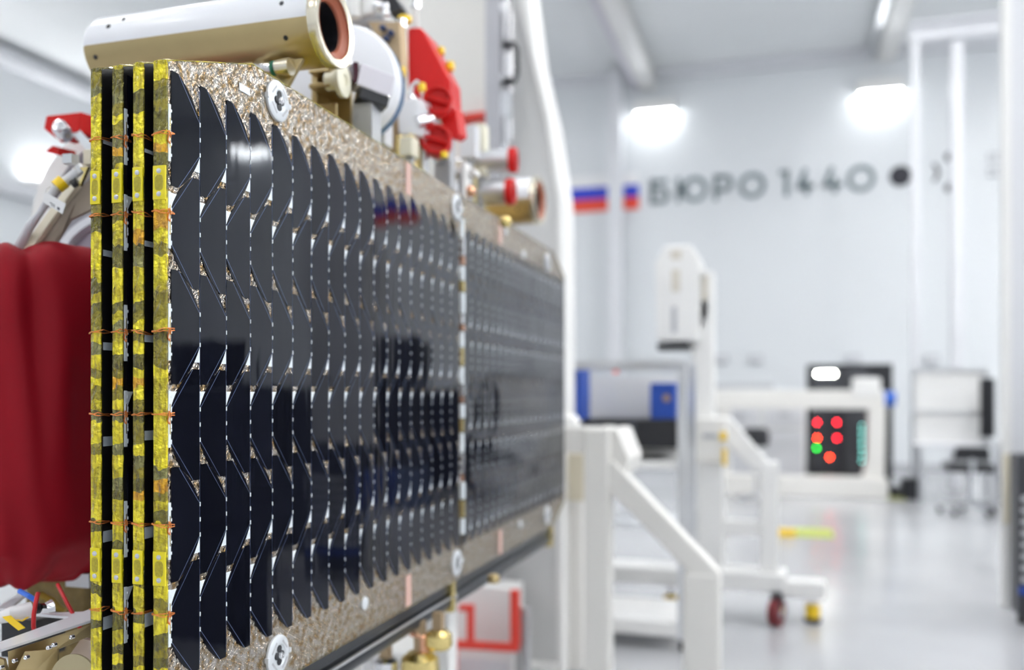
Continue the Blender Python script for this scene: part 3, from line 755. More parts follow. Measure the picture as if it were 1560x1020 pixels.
for (px, py, tx, r) in ((667, 152, 'upper round red cap on the nozzle under the hood', 23), (664, 212, 'lower round red cap just above the foil border', 24)):
    c = G(px, py, 2.42); rr = r / F * 2.42
    cp = thing('nozzle_cap', tx, 'cap', c)
    part(cp, 'cap_shell', REDC, lambda b: b.lathe(c, (.30, -.93, .05), [(0, -.05), (rr * .9, -.05), (rr, -.04), (rr, 0), (rr * .96, .006), (rr * .80, .007), (rr * .74, -.008), (rr * .4, -.012), (0, -.010)], 36))
    part(cp, 'rib', REDC, lambda b: (b.beam(c + Vector((-rr * .7, -.001 - rr * .22, rr * .2)), c + Vector((rr * .7, -.001 + rr * .22, -rr * .2)), .012, .008)))
    part(cp, 'nozzle', ALU, lambda b: b.cyl(c + Vector((0, .04, 0)), (c.x - .05, c.y + .18, c.z - .02), rr * .6, 20))
    part(cp, 'stand', GREYM, lambda b: b.box((c.x - .05, c.y + .12, BT), (c.x - .01, c.y + .16, c.z - .01)))

# yellow taped joints
for px, py, Y, w, h, tx in ((617, 30, 2.5, 22, 10, 'yellow tape wrapped on the rod above the red hood'), (612, 110, 2.45, 12, 14, 'yellow tape wrap at mid height beside the red hood'), (643, 133, 2.38, 12, 12, 'yellow taped joint just above the upper red cap'),
                            (672, 78, 2.57, 12, 11, 'small yellow tape on the slanted side of the hood'), (686, 101, 2.57, 14, 13, 'yellow tape lower on the slanted hood side'), (677, 236, 2.40, 12, 10, 'yellow taped joint just under the lower red cap')):
    c = G(px, py, Y); sx, sz = w / F * Y / 2, h / F * Y / 2
    single('tape_wrap', YEL, lambda b: b.lathe(c - Vector((0, 0, sz)), (0, 0, 1), [(0, 0), (sx * .8, 0), (sx, sz * .3), (sx * .96, sz), (sx, sz * 1.7), (sx * .8, sz * 2), (0, sz * 2)], 16), tx, 'tape', 'yellow tape wraps on the deck pipes', org=c)
# vertical pipes and manifold
def pipe(label, pts, r, mat, foot=True):
    q = [Vector(p) for p in pts]
    t = thing('deck_pipe', label, 'pipe', (q[-1].x, q[-1].y, BT), 'thin pipes on the satellite deck')
    part(t, 'pipe_run', mat, lambda b: b.tube(q + ([Vector((q[-1].x, q[-1].y, BT))] if foot else []), r, 10))
    part(t, 'union_nut', STEEL, lambda b: b.lathe(q[0] - Vector((0, 0, .01)), (0, 0, 1), [(0, 0), (r * 1.8, 0), (r * 1.8, .02), (0, .02)], 6))
pipe('white pipe rising along the near side of the red hood', [G(612, 36, 2.47), G(610, 70, 2.47), G(612, 135, 2.46), G(618, 160, 2.46)], .007, WHITE)
pipe('white pole standing up above the red hood', [G(633, 8, 2.6), G(633, 25, 2.6), G(634, 45, 2.62)], .008, WHITE)
pipe('bent steel pipe between the two red caps', [G(640, 178, 2.45), G(650, 184, 2.45), G(656, 190, 2.46), G(648, 205, 2.46)], .009, STEEL)
pipe('curved grey pipe looping above the upper red cap', [G(626, 150, 2.42), G(627, 132, 2.42), G(635, 124, 2.42), G(642, 130, 2.42), G(645, 150, 2.43)], .006, LIGHTG)
p = G(618, 175, 2.38)
vb = thing('white_valve', 'pale rounded valve body left of the red caps', 'valve', (p.x, p.y, BT))
vb['label'] = 'pale rounded valve body beside the red caps'
part(vb, 'valve_body', LIGHTG, lambda b: b.prism([G(*q, 2.38) for q in ((604, 165), (611, 152), (634, 146), (638, 160), (632, 205), (606, 205))], (.02, .07, 0)), bevel=.008)
part(vb, 'side_port', STEEL, lambda b: b.cyl(G(634, 186, 2.38), G(655, 182, 2.42), .016, 18))
part(vb, 'gold_base', BRASS, lambda b: b.box((p.x - .03, p.y + .005, BT), (p.x + .02, p.y + .07, G(618, 204, 2.38).z)), bevel=.003)
# gold block & small fittings along the deck edge
for px, py, w, h, Y, mm, tx in ((548, 188, 22, 40, 2.2, GOLD, 'small gold block on the deck below the camera unit'), (508, 120, 20, 34, 2.05, GOLD, 'gold stepped block between tube and flange'), (578, 190, 18, 60, 2.25, LIGHTG, 'pale grey post below the white drum'),
                            (712, 215, 26, 50, 3.05, LIGHTG, 'white block beside the silver capped thrusters'), (727, 210, 24, 44, 3.12, CREAM, 'cream block behind the thrusters'), (700, 262, 50, 8, 2.6, WHITE, 'thin white crossbar near the lower thruster'), (705, 275, 8, 60, 2.58, WHITE, 'thin white upright bar near the lower thruster'), (618, 222, 22, 30, 2.35, CREAM, 'cream block under the pale valve'), (732, 258, 16, 18, 3.12, CREAM, 'cream spacer between the two thrusters')):
    c = G(px, py, Y); sx, sz = w / F * Y / 2, h / F * Y / 2
    t = thing('deck_block', tx, 'bracket', (c.x, c.y, BT))
    part(t, 'block', mm, lambda b: b.box((c.x - sx, c.y, c.z - sz), (c.x + sx, c.y + .05, c.z + sz)), bevel=.004)
    part(t, 'foot', GREYM, lambda b: b.box((c.x - .01, c.y + .015, BT), (c.x + .01, c.y + .035, max(c.z - sz, BT + .005))))
# thrusters
for (pa, pb, r, Y, tx) in (((722, 246), (783, 244), 17, 3.15, 'upper silver thruster with a red ring on its mouth'), ((735, 293), (779, 292), 18, 3.15, 'lower silver thruster with a red ring on its mouth')):
    a = G(*pa, Y); b_ = G(pb[0], pb[1], Y - .02); rr = r / F * Y; d = (b_ - a).normalized()
    t = thing('thruster', tx, 'thruster', a)
    part(t, 'barrel', ALU, lambda b: b.lathe(a, d, [(0, -.02), (rr * .5, -.02), (rr * .5, 0), (rr, .004), (rr, (b_ - a).length), (rr * .8, (b_ - a).length), (rr * .7, .03), (0, .03)], 32))
    part(t, 'red_ring', REDC, lambda b: b.lathe(b_ - d * .018, d, [(rr * 1.02, 0), (rr * 1.12, .003), (rr * 1.12, .022), (rr * 1.02, .03), (rr * .75, .03), (rr * .7, .01)], 32))
    part(t, 'inlet', STEEL, lambda b: b.lathe(a - d * .06, d, [(0, 0), (rr * .35, 0), (rr * .35, .02), (rr * .55, .022), (rr * .55, .04), (0, .04)], 20))
    part(t, 'mount', BRASS, lambda b: b.box((a.x - .015, a.y - .015, BT), (a.x + .015, a.y + .02, max(a.z - rr * .4, BT + .01))), bevel=.002)
for px, py, tx in ((716, 292, 'copper knob on the deck edge before the lower thruster'), (770, 338, 'gold knob on the deck edge below the far tube')):
    c = G(px, py, 2.6); c.z = max(c.z, BT + .02)
    t = thing('vent_fitting', tx, 'knob', (c.x, c.y, BT))
    part(t, 'knob_head', COPR if px < 740 else BRASS, lambda b: b.ball(c, .018))
    part(t, 'stem', STEEL, lambda b: b.cyl((c.x, c.y, BT), (c.x, c.y, c.z - .01), .006, 10))
# things hanging under the body
for px, py, w, tx, mm in ((668, 972, 44, 'golden foil-wrapped unit under the rail', BRASS), (640, 1010, 60, 'gold round canister under the satellite', BRASS), (588, 1012, 40, 'silver crumpled foil bundle under the rail', STEEL), (752, 880, 20, 'small gold bracket under the far rail', GOLD), (690, 905, 22, 'gold clamp under the golden seam', BRASS)):
    Y = 2.25 if px < 680 else 2.6
    c = G(px, py, Y); r = w / F * Y / 2
    t = thing('underside_unit', tx, 'equipment', (c.x, c.y, c.z))
    part(t, 'unit_body', mm, lambda b: b.lathe(c + Vector((0, 0, -r * .7)), (0, 0, 1), [(0, 0), (r * .8, 0), (r, r * .3), (r * .95, r), (r * .6, r * 1.3), (0, r * 1.35)], 9 if mm is STEEL else 18))
    part(t, 'hanger', TAN, lambda b: b.box((c.x - .012, c.y - .012, c.z + r * .4), (c.x + .012, c.y + .012, ZB - .04 if px > 640 else ZB - .06)))
c = G(634, 1000, 2.25)
single('copper_pipe', COPR, lambda b: b.tube([Vector((-.04, c.y, ZB - .09)), c + Vector((.02, 0, .05)), c + Vector((.02, 0, 0)), c + Vector((.01, 0, -.06)), c + Vector((0, .03, -.12))], .012, 12), 'bent copper pipe under the satellite rail', 'pipe', org=c)

# ------------------------------------------------------------------ dish, struts and red cloth at the near end of the body
dc = G(206, 335, 2.15)
dsh = thing('dish_antenna', 'white round dish antenna seen behind the yellow taped panel edges', 'antenna', dc)
dax = Vector((.12, -1, .12)).normalized()
part(dsh, 'dish_shell', WHITE, lambda b: b.lathe(dc, dax, [(.10, -.13), (.17, -.09), (.226, -.02), (.248, .035), (.244, .044), (.200, .042)], 64))
part(dsh, 'inner_face', M('dish_grey', (.36, .36, .40), .4, var=.04), lambda b: b.lathe(dc, dax, [(.200, .042), (.18, .012), (.12, -.01), (0, -.02)], 64))
part(dsh, 'mount', TAN, lambda b: b.cyl(dc - dax * .02, (dc.x + .05, .82, dc.z - .02), .06, 24))
ra = G(165, 402, 1.96)
rg = thing('lens_ring', 'silver ring with lavender glass showing above the red cloth', 'sensor', ra)
rax = Vector((.25, -1, .25)).normalized()
part(rg, 'ring_rim', M('silver_ring', (.72, .73, .76), .28, .6, var=.04), lambda b: b.lathe(ra, rax, [(.122, -.08), (.126, 0), (.121, .008), (.104, .006), (.098, -.01)], 48))
part(rg, 'glass', M('lavender_glass', (.34, .31, .38), .12, var=.05), lambda b: b.lathe(ra, rax, [(.10, -.012), (.06, -.006), (0, -.003)], 48))
part(rg, 'bracket', GREYM, lambda b: (b.beam(ra - rax * .02, (ra.x + .06, .82, ra.z), .04, .04), b.cbox(G(119, 316, 1.90), (.03, .02, .022)), b.cbox(G(127, 306, 1.90), (.018, .02, .03))), bevel=.003)
s0, s1 = G(40, 385, 1.74), G(150, 232, 1.78)
sr = thing('antenna_strut', 'cream strut slanting up in front of the dish above the red cloth', 'strut', s0)
part(sr, 'strut_bar', BEIGE, lambda b: b.beam(s0, s1, .022, .012, up=(0, -1, .3)), bevel=.002)
part(sr, 'strut_web', M('dark_beige', (.36, .30, .24), .4, .3, var=.05), lambda b: b.prism([G(62, 368, 1.75), G(115, 292, 1.765), G(140, 270, 1.775), G(140, 318, 1.775), G(104, 335, 1.765), G(78, 375, 1.75)], (.004, .006, 0)))
part(sr, 'end_fitting', BEIGE, lambda b: b.cbox(G(136, 240, 1.76), (.02, .012, .03)), bevel=.002)
cn0, cn1 = G(84, 290, 1.71), G(122, 258, 1.73)
cc = thing('cable_connector', 'white cable connector with yellow tape beside the cream strut', 'cable', cn0)
part(cc, 'cable', M('grey_cable', (.60, .61, .64), .5, var=.06), lambda b: b.tube([G(122, 256, 1.73), cn1, (cn0 + cn1) / 2, cn0, G(70, 310, 1.71), G(60, 326, 1.72), G(45, 345, 1.73), G(30, 375, 1.74)], [.008, .009, .0095, .009, .007, .006, .009, .010], 14))
part(cc, 'yellow_tape', YEL, lambda b: b.tube([G(86, 285, 1.705), G(97, 276, 1.71)], .0135, 12))
part(cc, 'plug', ALU, lambda b: (b.cbox(G(108, 243, 1.73), (.022, .02, .018)), b.tube([G(116, 252, 1.725), G(124, 262, 1.73)], .010, 12)))
part(cc, 'gold_clip', BRASS, lambda b: b.prism([G(121, 255, 1.72), G(134, 254, 1.72), G(122, 283, 1.72), G(117, 283, 1.72), G(128, 262, 1.72)], (.002, .004, 0)))
part(cc, 'dark_plug', BLACKM, lambda b: b.tube([G(110, 281, 1.72), G(118, 276, 1.72)], .008, 12))
tg = thing('paper_tag', 'white paper tag tied to the cable in front of the dish', 'tag', G(80, 310, 1.69))
part(tg, 'tag_sheet', PAPER, lambda b: b.prism([G(66, 296, 1.69), G(70, 293, 1.69), G(100, 310, 1.69), G(95, 326, 1.69), G(66, 308, 1.69)], (.0003, .0008, 0)))
part(tg, 'print', INK, lambda b: [b.prism([G(px, py, 1.6895), G(px + w, py + w * .58, 1.6895), G(px + w - .6, py + w * .58 + h, 1.6895), G(px - .6, py + h, 1.6895)], (0, .0002, 0)) for px, py, w, h in ((76, 307.5, 8, .8), (78, 311.5, 6, .8), (87.5, 314.5, 3.6, 4))])
part(tg, 'string', CLEAR, lambda b: b.tube([G(68, 296, 1.69), G(70, 288, 1.70), G(76, 284, 1.705), G(82, 287, 1.705)], .0012, 6))
rf = thing('red_fin', 'red angular guard sticking out behind the dish rim', 'guard', G(92, 190, 2.05))
part(rf, 'guard_plate', REDC, lambda b: b.prism([G(66, 196, 2.05), G(70, 176, 2.05), G(124, 170, 2.05), G(118, 200, 2.05), G(86, 212, 2.05)], (.01, .05, 0)), bevel=.003)
part(rf, 'steel_knuckle', STEEL, lambda b: b.lathe(G(93, 195, 2.02), (.5, -1, .4), [(0, -.03), (.018, -.03), (.02, 0), (.014, .012), (0, .014)], 16))
part(rf, 'lower_tip', REDC, lambda b: b.prism([G(69, 231, 2.05), G(80, 222, 2.05), G(90, 224, 2.05), G(88, 236, 2.05)], (.01, .04, 0)))
part(rf, 'arm', ALU, lambda b: b.beam(G(110, 195, 2.06), G(180, 270, 2.08), .02, .02))

# red cloth cover
def cloth(b):
    c = G(22, 600, 1.80); NZ, NA = 44, 96; vs, fs = [], []
    zt, zbm = G(40, 364, 1.66).z, G(40, 907, 1.66).z
    for i in range(NZ + 1):
        u = i / NZ; z = zt + (zbm - zt) * u
        prof = 1 - .10 * (1 - min(1, u / .16)) ** 2
        if u < .05: prof *= .86 + .14 * (u / .05) ** .5
        if u > .86: prof *= 1 - .42 * ((u - .86) / .14) ** 1.7
        for k in range(NA):
            a = 2 * PI * k / NA
            ca, sa = math.cos(a), math.sin(a)
            rx = .178 * math.copysign(abs(ca) ** .62, ca); ry = .13 * math.copysign(abs(sa) ** .62, sa)
            fold = .011 * math.sin(a * 7 + u * 3.4 + 1) * (.35 + u) + .008 * math.sin(a * 11 - u * 5) + .02 * noise.noise(Vector((ca * 2.2, sa * 2.2, u * 3.2)))
            fold += .012 * math.sin((a + u * 1.6) * 4)
            s = prof * (1 + fold * 2.6)
            vs.append((c.x + rx * s + ry * s * .12, c.y + ry * s, z + .012 * math.sin(a * 3 + 1) * (1 if u < .1 else .3) + (.018 * noise.noise(Vector((ca * 3, sa * 3, 9))) if u < .2 or u > .9 else 0)))
    for i in range(NZ):
        for k in range(NA): fs.append((i * NA + k, i * NA + (k + 1) % NA, (i + 1) * NA + (k + 1) % NA, (i + 1) * NA + k))
    vs.append((c.x, c.y, zt + .012)); vs.append((c.x, c.y, zbm - .004))
    T_, B_ = len(vs) - 2, len(vs) - 1
    for k in range(NA): fs.append((T_, (k + 1) % NA, k)); fs.append((B_, NZ * NA + k, NZ * NA + (k + 1) % NA))
    b.add(vs, fs, True)
mbc = MB(); cloth(mbc)
rc_o = build('cloth_cover', mbc, REDF, None, G(22, 900, 1.80))
tag(rc_o, 'dark red fabric cover draped over equipment beside the panel edges', 'cloth cover')
sd = rc_o.modifiers.new('sub', 'SUBSURF'); sd.levels = 1; sd.render_levels = 2

# lower truss frame with connector and wires
tf = thing('truss_frame', 'white and gold riveted frame corner below the red cloth cover', 'frame', G(60, 990, 1.5))
def slab(b, pts, Y, ext, m=None): b.prism([G(px, py, Y) for px, py in pts], ext, m)
WRAIL = M('white_rail', (.78, .80, .84), .3, .2, var=.03)
part(tf, 'top_rail', WRAIL, lambda b: (b.prism([G(-6, 995, 1.42), G(138, 948, 1.50), G(138, 930, 1.56), G(110, 941, 1.54), G(-6, 983, 1.46)], (0, 0, .004)),))
part(tf, 'cross_rail', WRAIL, lambda b: (b.prism([G(50, 938, 1.60), G(138, 934, 1.57), G(138, 942, 1.545), G(108, 943, 1.55), G(54, 937, 1.59)], (0, 0, .004)),))
part(tf, 'rear_rail', WRAIL, lambda b: (b.prism([G(-10, 930, 1.70), G(26, 908, 1.86), G(40, 908, 1.86), G(14, 930, 1.70)], (0, 0, .004)),))
part(tf, 'side_plate', GOLD, lambda b: b.prism([G(12, 992, 1.42), G(138, 951, 1.50), G(138, 968, 1.50), G(80, 992, 1.465), G(70, 1060, 1.46), G(14, 1060, 1.42)], (0, .006, 0)))
part(tf, 'corner_gusset', GOLD, lambda b: b.prism([G(38, 992, 1.415), G(88, 988, 1.445), G(86, 1060, 1.445), G(14, 1060, 1.41), G(24, 1020, 1.41)], (0, .003, 0)))
part(tf, 'end_plate', GOLD, lambda b: b.prism([G(-8, 1000, 1.40), G(5, 1004, 1.40), G(10, 1022, 1.40), G(10, 1060, 1.40), G(-8, 1060, 1.40)], (0, .005, 0)))
part(tf, 'cover_disc', TAN2 if False else M('satin_gold_disc', (.50, .43, .27), .42, .7, var=.05), lambda b: b.lathe(G(111, 1042, 1.40), (0, -1, .1), [(0, -.004), (.046, -.004), (.046, 0), (0, 0)], 48))
part(tf, 'iridescent_panel', M('pearly_panel', (.74, .60, .50), .25, .3, var=.25, vscale=25), lambda b: b.prism([G(104, 1000, 1.50), G(124, 972, 1.50), G(140, 976, 1.50), G(140, 1020, 1.50), G(108, 1020, 1.50)], (0, .01, 0)))
for px, py, Y in ((22, 1006, 1.408), (40, 1001, 1.408), (74, 986, 1.435), (82, 982, 1.44), (109, 970, 1.472), (1, 1016, 1.395)):
    s_ = G(px, py, Y)
    part(tf, 'screw', STEEL, lambda b: b.lathe(s_, (0, -1, 0), [(.0036, -.004), (.0036, .002), (.0024, .003), (.0012, .0015), (0, .0015)], 14))
part(tf, 'inner_box', BLACKM, lambda b: b.box(G(2, 1000, 1.75), G(38, 950, 1.70) + Vector((0, .1, 0))))
part(tf, 'inner_panel', M('dark_gold_foil', (.20, .14, .05), .4, .6, var=.4, vscale=40, bump=.4), lambda b: b.box(G(40, 1010, 1.95), G(150, 880, 1.95) + Vector((0, .02, 0))))
part(tf, 'grey_ledge', ALU, lambda b: b.box(G(100, 893, 1.82), G(145, 872, 1.82) + Vector((0, .05, 0))))
wc = thing('white_connector', 'milky white cable plug with steel end lying on the frame', 'connector', G(32, 935, 1.52))
part(wc, 'plug_body', CLEAR, lambda b: b.tube([G(-4, 942, 1.52), G(17, 935, 1.52), G(48, 928, 1.54)], [.009, .013, .0135], 18))
part(wc, 'steel_end', STEEL, lambda b: b.tube([G(60, 926, 1.55), G(68, 926, 1.56), G(80, 922, 1.57)], [.008, .009, .012], 8))
part(wc, 'collar', BLACKM, lambda b: b.tube([G(48, 928, 1.54), G(60, 926, 1.55)], .009, 14))
part(wc, 'ribbon', YEL, lambda b: (b.prism([G(3, 939, 1.505), G(15, 937, 1.505), G(38, 956, 1.50), G(28, 960, 1.50), G(8, 944, 1.505)], (0, .0015, 0)), b.tube([G(14, 942, 1.515), G(34, 945, 1.52), G(54, 932, 1.54)], .0016, 6)))
for nm, mt, pts, r, tx in (('wire', REDW, [(58, 902, 1.53), (54, 920, 1.52), (51.5, 935, 1.515), (51, 952, 1.515), (53, 968, 1.52)], .0036, 'thick red wire hanging down past the white plug'), ('wire', REDW, [(88, 890, 1.62), (93, 900, 1.60), (102, 918, 1.58), (112, 936, 1.57), (126, 965, 1.57), (136, 985, 1.58)], .0034, 'red wire running behind the frame corner'), ('wire', BLUEW, [(30, 900, 1.62), (45, 908, 1.60), (54, 914, 1.60), (58, 930, 1.62)], .0045, 'short blue wire just under the red cloth'),
                           ('wire', M('dull_yellow_wire', (.45, .30, .03), .4, var=.1), [(62, 905, 1.8), (80, 915, 1.8), (88, 925, 1.8), (98, 932, 1.8)], .007, 'dull yellow wire bundle inside the frame')):
    q = [G(*p) for p in pts]
    single(nm, mt, lambda b: b.tube(q, r, 10), tx, 'wire', org=q[0])

# ------------------------------------------------------------------ tall white tilting stand behind the satellite
LS = LC + 4.35
ts = thing('tilting_stand', 'tall white tilting stand rising right behind the satellite', 'stand', (GL(760, 900, LS).x, LS, 0))
def plate(px_py, l, th, b, m=None):
    b.prism([GL(px, py, l) for px, py in px_py], (0, th, 0), m)
zfl = HZ + F * CAMH / 4.35
part(ts, 'back_panel', WARM, lambda b: plate([(540, -200), (748, -200), (748, 1042), (540, 1042)], LS + .3, .1, b), bevel=.01)
part(ts, 'cheek_plate', M('cheek_grey', (.66, .66, .655), .45, var=.03), lambda b: plate([(746, -180), (776, -180), (808, 82), (830, 180), (848, 300), (850, 420), (850, 1042), (746, 1042)], LS + .02, .22, b))
part(ts, 'edge_band', WHITE, lambda b: plate([(772, -180), (798, -60), (816, 80), (838, 175), (856, 300), (858, 420), (858, 1042), (848, 1042), (848, 420), (846, 300), (828, 180), (806, 84), (780, -40)], LS - .02, .27, b), bevel=.012)
part(ts, 'foot', WHITE, lambda b: b.box((GL(540, 900, LS).x, LS - .03, 0), (GL(850, 900, LS).x, LS + .5, .06)), bevel=.01)
al = thing('aluminium_upright', 'grey aluminium profile upright with steel rod in front of the white stand', 'upright', (GL(753, 900, LS - .12).x, LS - .12, 0))
part(al, 'profile', M('dull_aluminium', (.50, .50, .53), .4, .5, var=.05), lambda b: (b.box((GL(741, 0, LS - .1).x, LS - .12, 0), (GL(764, 0, LS - .1).x, LS - .06, 3.4)), b.box((GL(745, 0, LS - .1).x, LS - .13, 0), (GL(750, 0, LS - .1).x, LS - .12, 3.4)), b.box((GL(756, 0, LS - .1).x, LS - .13, 0), (GL(760, 0, LS - .1).x, LS - .12, 3.4))))
part(al, 'rod', STEEL, lambda b: (b.cyl(GL(771, 225, LS - .1), GL(771, -60, LS - .1), .012, 16), b.cyl(GL(778, 215, LS - .1), GL(778, 20, LS - .1), .009, 16), b.cbox(GL(772, 160, LS - .1), (.06, .03, .12)), b.cbox(GL(770, 225, LS - .1), (.05, .03, .03)), b.cbox(GL(764, 12, LS - .1), (.05, .03, .05))))
part(al, 'link', ALU, lambda b: b.cbox(GL(769, 120, LS - .085), (.04, .05, .04)))
hd = thing('grab_handle', 'black grab handle loop on the steel rod of the white stand', 'handle', GL(778, 95, LS - .14))
part(hd, 'grip', BLACKM, lambda b: b.tube([GL(770, 68, LS - .13), GL(774, 66, LS - .16), GL(784, 68, LS - .18), GL(788, 76, LS - .18), GL(788, 112, LS - .18), GL(784, 122, LS - .18), GL(776, 125, LS - .16), GL(769, 124, LS - .13)], .012, 12))
part(hd, 'clamp', BLACKM, lambda b: (b.cbox(GL(774, 68, LS - .12), (.05, .05, .03)), b.cbox(GL(774, 124, LS - .12), (.05, .05, .03))), bevel=.004)
part(hd, 'pull_wire', BLACKM, lambda b: b.tube([GL(776, 68, LS - .12), GL(776, -30, LS - .12)], .005, 8))
def rframe(b, segs, l, w):
    for p, q in segs: b.beam(GL(*p, l), GL(*q, l), w, w, up=(0, 1, 0))
rfm = thing('red_stand', 'red painted square tube frame standing low in front of the white stand', 'frame', (GL(740, 985, LS - .35).x, LS - .35, GL(740, 992, LS - .35).z))
part(rfm, 'bottom_bar', REDP, lambda b: rframe(b, [((686, 980), (790, 986))], LS - .35, .036), bevel=.004)
part(rfm, 'upright', REDP, lambda b: rframe(b, [((717, 976), (717, 925))], LS - .35, .032), bevel=.004)
part(rfm, 'upright', REDP, lambda b: rframe(b, [((785, 984), (785, 898))], LS - .35, .04), bevel=.004)
part(rfm, 'top_bar', REDP, lambda b: rframe(b, [((700, 925), (722, 925))], LS - .35, .03), bevel=.004)
part(rfm, 'leg', REDP, lambda b: (b.box((GL(690, 980, LS - .35).x - .02, LS - .37, 0), (GL(690, 980, LS - .35).x + .02, LS - .33, GL(690, 980, LS - .35).z)),))
rf2 = thing('red_window_frame', 'red square frame panel mounted on the white stand above the thrusters', 'frame', GL(727, 235, LS + .24))
part(rf2, 'bar', REDP, lambda b: rframe(b, [((708, 180), (746, 176)), ((743, 176), (743, 250)), ((708, 250), (746, 250)), ((709, 180), (709, 250))], LS + .27, .04))
lp = thing('grey_post', 'short grey aluminium post beside the red frame', 'post', (GL(795, 1000, LS - .3).x, LS - .3, 0))
part(lp, 'profile', M('dull_profile', (.40, .40, .40), .4, .5, var=.05), lambda b: b.box((GL(786, 1000, LS - .3).x, LS - .32, 0), (GL(801, 1000, LS - .3).x, LS - .28, GL(790, 925, LS - .3).z)))
part(lp, 'rod', STEEL, lambda b: b.box((GL(802, 1000, LS - .3).x, LS - .31, 0), (GL(808, 1000, LS - .3).x, LS - .29, GL(805, 922, LS - .3).z)))
wb = thing('white_bin', 'white boxy cabinet low in front of the tilting stand', 'cabinet', (GL(700, 1015, LS - .28).x, LS - .22, 0))
part(wb, 'carcass', WHITE, lambda b: b.box((GL(640, 1000, LS - .25).x, LS - .25, 0), (GL(783, 1000, LS - .25).x, LS - .08, GL(700, 890, LS - .25).z)), bevel=.01)
part(wb, 'door_panel', LIGHTG, lambda b: b.box((GL(690, 1000, LS - .25).x, LS - .258, .05), (GL(776, 1000, LS - .25).x, LS - .25, GL(700, 1000, LS - .25).z)), bevel=.004)

# ------------------------------------------------------------------ near white stand with diagonal brace
l1 = LC + 3.9
ns = thing('support_stand', 'white square-tube support stand with a long diagonal brace, closest one', 'stand', (GL(905, 1000, l1).x, l1 + .1, 0))
ns['label'] = 'big white square-tube support stand with a long diagonal brace, by the panel end'
def tubebox(b, px0, px1, y0, y1, l, dep): 
    p, q = GL(px0, y0, l), GL(px1, y1, l); b.box((p.x, l, min(p.z, q.z)), (q.x, l + dep, max(p.z, q.z)))
def postto(b, px0, px1, ytop, l, dep): 
    p, q = GL(px0, ytop, l), GL(px1, ytop, l); b.box((p.x, l, 0.0), (q.x, l + dep, p.z))
part(ns, 'post', WARM, lambda b: postto(b, 889, 928, 652, l1, .12), bevel=.012)
part(ns, 'post', WARM, lambda b: postto(b, 1040, 1097, 872, l1, .12), bevel=.012)
part(ns, 'brace', WARM, lambda b: b.prism([GL(926, 708, l1 + .004), GL(932, 700, l1 + .004), GL(1097, 874, l1 + .004), GL(1060, 884, l1 + .004), GL(926, 745, l1 + .004)], (0, .11, 0)), bevel=.008)
part(ns, 'top_beam', WARM, lambda b: b.box((GL(835, 640, l1 + .13).x, l1 + .02, GL(890, 690, l1).z), (GL(928, 640, l1).x, l1 + .12, GL(890, 650, l1).z)), bevel=.01)
part(ns, 'inner_plate', BEIGE, lambda b: b.box((GL(862, 690, l1 + .53).x, l1 + .53, GL(870, 762, l1 + .53).z), (GL(889, 690, l1 + .53).x, l1 + .549, GL(870, 690, l1 + .53).z)))
part(ns, 'rear_post', WARM, lambda b: postto(b, 866, 887, 690, l1 + .55, .08), bevel=.01)
part(ns, 'gusset', WARM, lambda b: b.prism([GL(926, 652, l1 + .03), GL(940, 654, l1 + .03), GL(958, 700, l1 + .03), GL(950, 726, l1 + .03), GL(926, 704, l1 + .03)], (0, .40, 0)), bevel=.006)
part(ns, 'side_rail', WARM, lambda b: b.box((GL(889, 652, l1).x, l1 + .12, GL(890, 690, l1).z), (GL(905, 652, l1).x, l1 + .56, GL(890, 654, l1).z)))
part(ns, 'foot_plate', GREYM, lambda b: (b.box((GL(880, 1000, l1).x, l1 - .03, 0), (GL(938, 1000, l1).x, l1 + .15, .015)), b.box((GL(1032, 1000, l1).x, l1 - .03, 0), (GL(1104, 1000, l1).x, l1 + .15, .015))))

# aluminium workbench trolley with blue pads
l2 = LC + 4.95
x0, x1 = GL(852, 700, l2).x, GL(1046, 700, l2).x
tt = thing('bench_trolley', 'aluminium frame trolley with a black drawer box and white shelves', 'trolley', ((x0 + x1) / 2, l2 + .4, 0))
ztop = GL(1000, 548, l2).z
for xa in (x0, x1 - .05):
    for la in (l2, l2 + .55):
        part(tt, 'upright', ALU, lambda b: b.box((xa, la, .06), (xa + .05, la + .05, ztop)), bevel=.004)
        part(tt, 'caster', RUBBER, lambda b: b.cyl((xa + .01, la + .025, .035), (xa + .04, la + .025, .035), .035, 16))
part(tt, 'top_rail', ALU, lambda b: b.box((x0 + .05, l2, ztop - .05), (x1 - .05, l2 + .05, ztop)))
part(tt, 'top_rail', ALU, lambda b: (b.box((x0 + .05, l2 + .55, ztop - .05), (x1 - .05, l2 + .6, ztop))))
sh = GL(1000, 945, l2).z
part(tt, 'low_shelf', WHITE, lambda b: b.box((x0 - .02, l2 - .01, sh - .08), (x1 - .05, l2 + .54, sh)), bevel=.006)
sm_ = GL(1000, 703, l2).z
part(tt, 'worktop', WHITE, lambda b: b.box((x0 + .051, l2 + .01, sm_ - .04), (x1 - .051, l2 + .59, sm_)), bevel=.006)
part(tt, 'middle_shelf', M('pale_shelf', (.78, .80, .83), .15, var=.02), lambda b: b.box((x0 + .051, l2 + .06, GL(1000, 800, l2).z - .03), (x1 - .051, l2 + .54, GL(1000, 800, l2).z)), bevel=.006)
part(tt, 'back_board', WHITE, lambda b: b.box((x0 + .051, l2 + .50, sm_), (x1 - .051, l2 + .53, ztop - .08)))
part(tt, 'drawer_box', BLACKM, lambda b: b.box((GL(884, 660, l2).x, l2 + .05, GL(1000, 683, l2).z), (GL(1029, 660, l2).x, l2 + .5, GL(1000, 639, l2).z)), bevel=.006)
